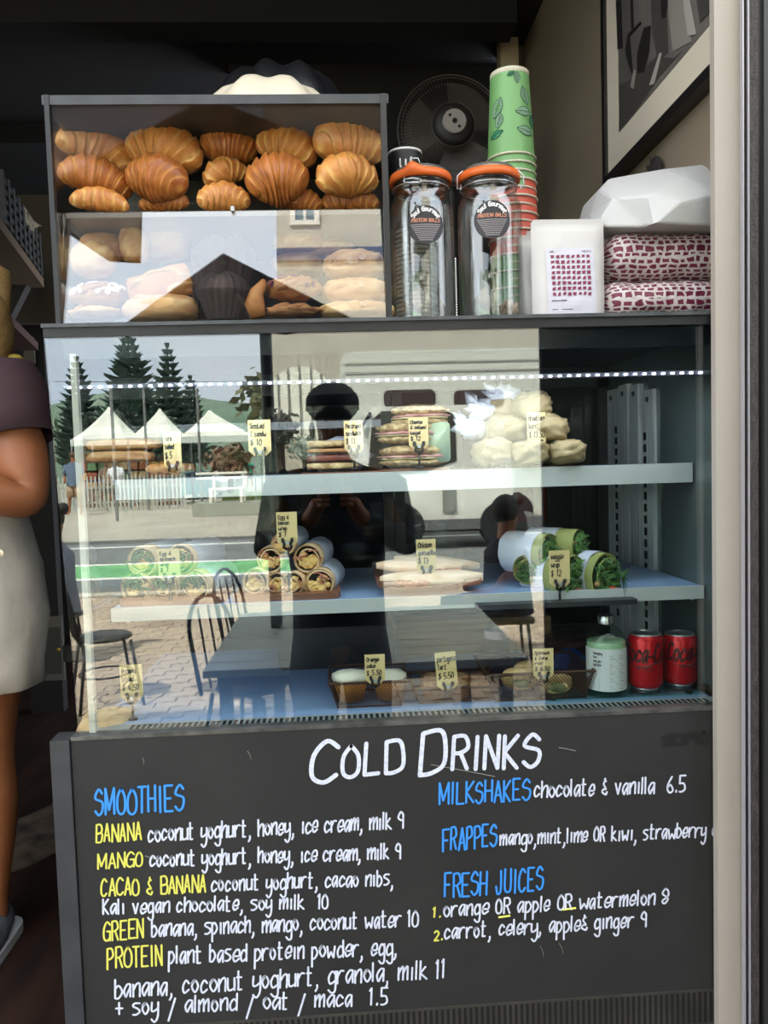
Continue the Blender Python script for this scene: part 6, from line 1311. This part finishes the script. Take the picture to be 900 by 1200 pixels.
# woman at the left, her right arm and leg in view; she faces left
yw = .48
def wp(px, py, y=yw): return at(px, py, y)
sh_ = wp(12, 462, yw-.03); el = wp(34, 592, yw-.08); wr = wp(-50, 566, yw-.17); hipx = wp(-12, 690); kn = wp(-14, 878); an_ = wp(-9, 1052); 
cxp = wp(-62, 500).x
Wm = thing('person', 'woman in a dark plum t-shirt and pale shorts standing left of the fridge', 'person', (cxp, yw, FLOOR))
nk = V(cxp, yw, wp(-40, 418).z); hd = V(cxp-.01, yw, nk.z+.14)
lsh = V(2*cxp-sh_.x, yw, sh_.z); lel = V(lsh.x-.02, yw-.04, el.z); lwr = V(cxp-.02, yw-.2, el.z+.05)
lhip = V(cxp-.08, yw, hipx.z); lkn = V(lhip.x, yw, kn.z); lan = V(lhip.x, yw, FLOOR+.08)
pel = V(cxp, yw, hipx.z+.06); ch = V(cxp, yw, sh_.z-.06); wa = V(cxp, yw, (pel.z+ch.z)/2)
J = [(pel, (.125, .10)), (wa, (.105, .09)), (ch, (.125, .10)), (nk, .055), (nk+V(0, 0, .07), .05), (hd, (.075, .085)), (hd+V(0, 0, .09), (.07, .085)),
     (sh_-V(.03, 0, 0), .066), ((sh_+el)/2, .062), (el, .054), (wr*.5+el*.5, .050), (wr, .032), (wr+V(-.05, -.01, 0), (.022, .03)),
     (lsh, .06), (lel, .044), (lwr, .03),
     (V(hipx.x, yw, hipx.z), .095), ((hipx+kn)/2+V(.0, 0, 0), .080), (kn, .058), (kn*.62+an_*.38+V(.004, .01, 0), .061), (an_, .036), (V(an_.x, yw, FLOOR+.05), .035), (V(an_.x-.02, yw-.12, FLOOR+.035), (.035, .025)),
     (lhip, .095), (lkn, .058), (lan, .038), (V(lan.x-.02, yw-.12, FLOOR+.04), (.035, .025))]
E = [(0,1),(1,2),(2,3),(3,4),(4,5),(5,6),(2,7),(7,8),(8,9),(9,10),(10,11),(11,12),(2,13),(13,14),(14,15),(0,16),(16,17),(17,18),(18,19),(19,20),(20,21),(21,22),(0,23),(23,24),(24,25),(25,26)]
skin_person('body', '', J, E, skinm, Wm.location, 0, Wm)
# fingers
fm = MB()
for k in range(4):
    b0 = wr+V(-.075, -.02, .022-.017*k); fm.tube([b0, b0+V(-.03, -.006, -.004), b0+V(-.052, .004, -.012)], [.0085, .008, .0065], 8)
fm.tube([wr+V(-.05, -.035, .01), wr+V(-.075, -.055, .005), wr+V(-.09, -.06, 0)], [.01, .009, .007], 8)
fm.build('fingers', skinm, Wm, True)
shirt = M('plum_cotton', (66, 44, 50), .85, var=(7, 5), c2=(56, 37, 43), bump=(14, .25))
t = MB(); zsh = wp(20, 432).z
ell_tube(t, [((cxp, yw, pel.z-.02), .14, .115), ((cxp, yw, pel.z+.1), .135, .11), ((cxp, yw, wa.z+.02), .13, .105), ((cxp, yw, ch.z), .165, .115), ((cxp, yw, zsh-.045), .172, .095), ((cxp, yw, zsh-.02), .15, .085), ((cxp, yw, zsh+.005), .10, .075), ((cxp, yw, zsh+.025), .062, .062)], 36, .10, 3)
t.tube([lsh, lsh.lerp(V(cxp, yw, sh_.z+.022), .5), V(cxp-.055, yw, sh_.z+.03), V(cxp+.055, yw, sh_.z+.03), sh_.lerp(V(cxp, yw, sh_.z+.022), .4), sh_-V(.02, 0, 0)], [.07, .074, .066, .066, .074, .07], 18)
t.build('t_shirt', shirt, Wm, True)
t = MB(); a_ = wp(2, 440, yw-.02); hem = wp(20, 516, yw-.05)
ax = (hem-a_).normalized()
t.lathe([(.03, -.03), (.072, -.01), (.088, .04), (.086, .09), (.083, (hem-a_).length), (.078, (hem-a_).length), (.0775, (hem-a_).length-.03)], 28, a_, (hem-a_).normalized(), cap=False)
t.build('sleeve', shirt, Wm, True)
t = MB(); s_ = -1
t.lathe([(.04, -.03), (.07, 0), (.08, .06), (.078, .15)], 20, lsh, (0, 0, -1), cap=False); t.build('sleeve', shirt, Wm, True)
cream = M('cream_denim', (200, 190, 176), .85, var=(8, 5), c2=(184, 174, 160), bump=(18, .5))
t = MB()
zt2, zh = wp(0, 618).z, wp(0, 802).z
rx_ = wp(45, 650).x-hipx.x
ell_tube(t, [((hipx.x, yw, zh), .100, .115), ((hipx.x, yw, zh+.004), .108, .12), ((hipx.x, yw, zh+.05), .110, .12), ((hipx.x, yw, zh+.16), .120, .13), ((hipx.x-.01, yw, zh+.27), .118, .13), ((hipx.x-.03, yw, zt2), .112, .12), ((hipx.x-.035, yw, zt2+.08), .10, .11)], 40, .16, 1, 14)
ell_tube(t, [((lhip.x, yw, zh), .10, .115), ((lhip.x, yw, zh+.16), .11, .13), ((lhip.x+.02, yw, zt2+.08), .10, .11)], 32, .12, 5, 14)
ell_tube(t, [((cxp, yw, zt2-.16), .13, .11), ((cxp, yw, zt2-.08), .165, .13), ((cxp, yw, zt2), .155, .125), ((cxp, yw, zt2+.085), .143, .118), ((cxp, yw, zt2+.09), .13, .11)], 40, .06, 4, 10)
t.build('shorts', cream, Wm, True)
MB().lathe([(.007, 0), (.007, .002), (0, .003)], 14, wp(1, 648, yw-.125), (0, -1, 0)).build('button', M('button_brass', (190, 180, 160), .3, .7), Wm)
hr = M('blonde_hair', (150, 122, 74), .6, var=(60, 4, (6, 6, 1)), c2=(112, 86, 48))
t = MB(); t.blob(hd+V(.005, .035, .065), (.095, .10, .115), .06, 3, 20, 14)
t.blob(V(wp(-8, 390).x, yw+.02, wp(0, 385).z), (.032, .05, .085), .15, 5, 14, 10); t.tube([hd+V(.04, .09, .08), hd+V(.10, .09, .05), V(wp(-8, 372).x, yw+.02, wp(0, 366).z)], [.04, .035, .028], 12); t.build('hair', hr, Wm, True)
MB().blob(wp(16, 421, yw+.03), (.022, .02, .012), .1, 3, 12, 8).build('collar_tab', M('yellow_trim', (170, 150, 60), .7), Wm, True)
for an2, dx_ in ((an_, 0), (lan, 0)):
    q = V(an2.x, yw, FLOOR); t = MB()
    t.blob(q+V(-.005, -.05, .045), (.047, .135, .05), .05, 3, 20, 10, zmin=-.03); sh2 = t.build('shoe', M('shoe_grey', (118, 122, 128), .8, var=(30, 4), c2=(86, 92, 104), bump=(60, .4)), Wm, True)
    MB().rbox(q+V(-.052, -.18, 0), q+V(.044, .085, .022), .04, 2).build('sole', M('shoe_sole', (206, 208, 212), .6), sh2)
    for k in range(3): MB().tube([q+V(-.03, -.10+k*.03, .092-k*-.004), q+V(.022, -.095+k*.03, .092)], .003, 6).build('lace', M('shoe_sole', (206, 208, 212), .6), sh2)
for s in (-1, 1):
    MB().blob(hd+V(s*.03, -.098, .045), (.012, .007, .007), 0, 1, 10, 8).build('eye', M('eye_dark', (30, 26, 24), .3), Wm, True)
    MB().blob(hd+V(s*.085, .0, .03), (.012, .02, .03), 0, 1, 10, 8).build('ear', skinm, Wm, True)
MB().blob(hd+V(0, -.105, .01), (.014, .018, .02), 0, 1, 12, 8).build('nose', skinm, Wm, True)
MB().blob(hd+V(0, -.092, -.032), (.024, .009, .007), 0, 1, 12, 8).build('mouth', M('lip', (140, 84, 72), .5), Wm, True)
# the photographer, mirrored in the glass
def photographer():
    yb = -1.78; cx = mir(392, 545, -yb).x
    g_ = thing('person', 'photographer in dark clothes and a dark cap holding up a phone', 'person', (cx, yb, 0))
    zt = mir(392, 452, -yb).z; zc = zt-.27
    sz = zc-.07; hp = .92; kz = .5
    J = [(V(cx, yb, hp), (.14, .10)), (V(cx, yb, 1.12), (.13, .10)), (V(cx, yb, sz-.1), (.15, .11)), (V(cx, yb, sz+.02), .06), (V(cx, yb, zc+.03), .055), (V(cx, yb, zc+.12), (.075, .09)), (V(cx, yb, zt-.07), (.075, .09)),
         (V(cx-.19, yb, sz-.02), .06), (V(cx-.25, yb+.08, sz-.26), .047), (V(cx-.09, yb+.27, sz-.16), .032), (V(cx-.055, yb+.33, sz-.09), .03),
         (V(cx+.19, yb, sz-.02), .06), (V(cx+.25, yb+.08, sz-.26), .047), (V(cx+.09, yb+.27, sz-.16), .032), (V(cx+.055, yb+.33, sz-.09), .03),
         (V(cx-.1, yb, hp-.1), .095), (V(cx-.11, yb, kz), .062), (V(cx-.11, yb-.02, .09), .042), (V(cx-.12, yb+.13, .04), .035),
         (V(cx+.1, yb, hp-.1), .095), (V(cx+.11, yb, kz), .062), (V(cx+.11, yb-.02, .09), .042), (V(cx+.12, yb+.13, .04), .035)]
    E = [(0,1),(1,2),(2,3),(3,4),(4,5),(5,6),(2,7),(7,8),(8,9),(9,10),(2,11),(11,12),(12,13),(13,14),(0,15),(15,16),(16,17),(17,18),(0,19),(19,20),(20,21),(21,22)]
    skin_person('body', '', J, E, skinm, g_.location, 0, g_)
    dark = M('dark_jumper', (34, 34, 40), .85, var=(6, 4), c2=(44, 44, 50)); t = MB()
    ell_tube(t, [((cx, yb, .86), .19, .14), ((cx, yb, 1.1), .18, .135), ((cx, yb, sz-.1), .22, .14), ((cx, yb, sz), .17, .11), ((cx, yb, sz+.05), .07, .075)], 32, .08, 2)
    for s in (-1, 1): t.tube([V(cx+s*.16, yb, sz-.02), V(cx+s*.21, yb, sz-.06), V(cx+s*.26, yb+.08, sz-.27), V(cx+s*.10, yb+.26, sz-.17)], [.06, .075, .062, .045], 16)
    t.build('jumper', dark, g_, True)
    t = MB()
    for s in (-1, 1): t.tube([V(cx+s*.08, yb, .93), V(cx+s*.1, yb, .75), V(cx+s*.11, yb, .5), V(cx+s*.11, yb-.02, .08)], [.10, .105, .085, .065], 18)
    t.build('trousers', M('dark_jeans', (36, 42, 58), .85), g_, True)
    t = MB(); t.blob((cx, yb, zt-.07), (.105, .12, .085), .02, 2, 24, 12)
    t.rbox((cx-.1, yb+.06, zt-.105), (cx+.1, yb+.19, zt-.09), .05, 2); t.build('cap', M('cap_navy', (28, 30, 42), .8), g_, True)
    t = MB(); t.blob((cx, yb+.085, zc+.095), (.016, .022, .022), 0); t.build('nose', skinm, g_, True)
    for s in (-1, 1):
        MB().blob((cx+s*.03, yb+.082, zc+.13), (.012, .008, .008), 0, 1, 10, 8).build('eye', M('eye_dark', (30, 26, 24), .3), g_, True)
        MB().blob((cx+s*.083, yb, zc+.10), (.012, .02, .032), 0, 1, 10, 8).build('ear', skinm, g_, True)
        MB().blob((cx+s*.12, yb+.06, .045), (.05, .14, .045), .03, 2, 16, 8).build('shoe', black, g_, True)
        fm = MB()
        for k in range(4):
            b0 = V(cx+s*.06, yb+.345, sz-.11+k*.018); fm.tube([b0, b0+V(-s*.022, .008, .002), b0+V(-s*.04, .002, .004)], [.009, .0085, .007], 8)
        fm.tube([V(cx+s*.06, yb+.33, sz-.12), V(cx+s*.05, yb+.315, sz-.1), V(cx+s*.03, yb+.31, sz-.09)], [.01, .009, .008], 8)
        fm.build('fingers', skinm, g_, True)
    MB().blob((cx, yb+.08, zc+.055), (.026, .01, .008), 0, 1, 12, 8).build('mouth', M('lip', (140, 84, 72), .5), g_, True)
    ph = setp(MB().rbox((cx-.037, yb+.335, sz-.13), (cx+.037, yb+.343, sz+.02), .008, 1).build('phone', M('phone_black', (16, 16, 18), .2)), 'black phone held upright by the photographer', 'phone')
photographer()
# pedestrians far off
def walker(px, pfoot, ptop, c_top, c_leg, label, stride=.2, dd=None):
    f = mirg(px, pfoot, 0); x, y = f.x, f.y; H = mir(px, ptop, -y).z; g_ = thing('person', label, 'person', (x, y, 0)); k = H/1.75
    J = [(V(x, y, .92*k), (.13*k, .1*k)), (V(x, y, 1.38*k), (.15*k, .1*k)), (V(x, y, 1.5*k), .05*k), (V(x, y, 1.62*k), .085*k), (V(x, y, 1.68*k), .08*k),
         (V(x-.2*k, y, 1.34*k), .05*k), (V(x-.24*k, y+.05, 1.08*k), .04*k), (V(x-.2*k, y+.2, .9*k), .035*k), (V(x+.2*k, y, 1.34*k), .05*k), (V(x+.24*k, y-.05, 1.08*k), .04*k), (V(x+.22*k, y+.1, .85*k), .035*k),
         (V(x-.1*k, y, .8*k), .09*k), (V(x-.1*k-stride*.6, y, .48*k), .055*k), (V(x-.1*k-stride, y, .08*k), .04*k), (V(x-.1*k-stride-.08, y+.1, .04), .035), (V(x+.1*k, y, .8*k), .09*k), (V(x+.1*k+stride*.3, y, .48*k), .055*k), (V(x+.1*k+stride, y, .08*k), .04*k), (V(x+.1*k+stride-.06, y+.1, .04), .035)]
    E = [(0,1),(1,2),(2,3),(3,4),(1,5),(5,6),(6,7),(1,8),(8,9),(9,10),(0,11),(11,12),(12,13),(13,14),(0,15),(15,16),(16,17),(17,18)]
    skin_person('body', '', J, E, skinm, g_.location, 0, g_, 1)
    t = MB(); ell_tube(t, [((x, y, .82*k), .2*k, .15*k), ((x, y, 1.1*k), .19*k, .15*k), ((x, y, 1.38*k), .22*k, .14*k), ((x, y, 1.47*k), .09*k, .08*k)], 20, .1, 1)
    for s in (-1, 1): t.cyl((x+s*.17*k, y, 1.4*k), (x+s*.24*k, y+.02, 1.15*k), .075*k, 10)
    t.build('shirt', M('cloth_%d_%d' % (c_top[0], c_top[2]), c_top, .85), g_, True)
    t = MB(); 
    for s in (-1, 1): t.cyl((x+s*.09*k, y, .9*k), (x+s*.12*k, y, .5*k), .11*k, 12)
    t.build('shorts', M('cloth_%d_%d' % (c_leg[0], c_leg[2]), c_leg, .85), g_, True)
    MB().blob((x, y-.01, 1.68*k), (.1*k, .11*k, .1*k), .05, 2, 12, 8).build('hair', M('hair_brown', (96, 72, 52), .8), g_, True)
walker(138, 597, 537, (238, 238, 240), (104, 66, 66), 'man in a white t-shirt and dark red shorts walking past the fence', .22)
walker(127, 594, 538, (206, 170, 150), (120, 90, 80), 'person in a pink top walking beside the man in white', .2)
walker(89, 604, 530, (96, 112, 132), (180, 150, 120), 'person in a grey-blue top by the picket fence', .1)
walker(293, 570, 537, (40, 140, 110), (60, 60, 70), 'small person in a bright green top near the bench', .05)
walker(208, 586, 548, (40, 40, 44), (50, 50, 56), 'dark-haired person in black clothes at the end of the fence', .05)

def seated(px, dt, label, ct=(120, 128, 140)):
    p = mir(px, 600, dt-1.35); x, y = p.x, p.y; g_ = thing('person', label, 'person', (x, y, 0))
    J = [(V(x, y, .52), (.14, .12)), (V(x, y, .85), (.14, .1)), (V(x, y, 1.02), .055), (V(x+.02, y, 1.14), .08), (V(x+.02, y, 1.22), .08), (V(x+.08, y+.16, .88), .05), (V(x-.12, y+.2, .64), .042), (V(x-.3, y+.14, .62), .03), (V(x+.08, y-.16, .88), .05), (V(x-.12, y-.2, .64), .042), (V(x-.3, y-.14, .62), .03),
         (V(x-.4, y+.1, .5), .075), (V(x-.42, y+.1, .1), .045), (V(x-.54, y+.1, .04), .035), (V(x-.4, y-.1, .5), .075), (V(x-.42, y-.1, .1), .045), (V(x-.54, y-.1, .04), .035)]
    E = [(0,1),(1,2),(2,3),(3,4),(1,5),(5,6),(6,7),(1,8),(8,9),(9,10),(0,11),(11,12),(12,13),(0,14),(14,15),(15,16)]
    skin_person('body', '', J, E, skinm, g_.location, 0, g_, 1)
    t = MB(); ell_tube(t, [((x, y, .46), .19, .21), ((x, y, .7), .16, .19), ((x, y, .9), .15, .22), ((x, y, 1.0), .08, .08)], 22, .1, 2); t.build('top', M('cloth_top_%d' % ct[0], ct, .85), g_, True)
    t = MB()
    for s in (-1, 1): t.tube([V(x, y+s*.09, .52), V(x-.4, y+s*.1, .5), V(x-.42, y+s*.1, .12)], [.11, .095, .06], 12)
    t.build('trousers', M('cloth_slate', (60, 66, 80), .85), g_, True)
    t = MB(); t.blob((x, y, 1.2), (.1, .1, .11), .05, 2, 14, 10); t.blob((x+.09, y, 1.27), (.05, .05, .05), .1, 2, 10, 8); t.build('hair', M('hair_dark', (34, 28, 26), .7), g_, True)
    st = thing('low_stool', 'low dark stool under ' + ('the person in grey with a hair bun' if ct[0] > 60 else 'the person in black beyond the table'), 'stool', (x, y, 0)); MB().rbox((x-.17, y-.17, .40), (x+.17, y+.17, .43), .05, 2).build('seat', dk, st)
    for sx in (-1, 1):
        for sy in (-1, 1): MB().cyl((x+sx*.12, y+sy*.12, .40), (x+sx*.15, y+sy*.15, 0), .012, 8).build('leg', dk, st)
seated(60, 6.4, 'person with a dark hair bun in a grey top seated on a stool outside')

seated(592, 5.6, 'person in black clothes seated on a stool beyond the pavement table', (30, 30, 36))
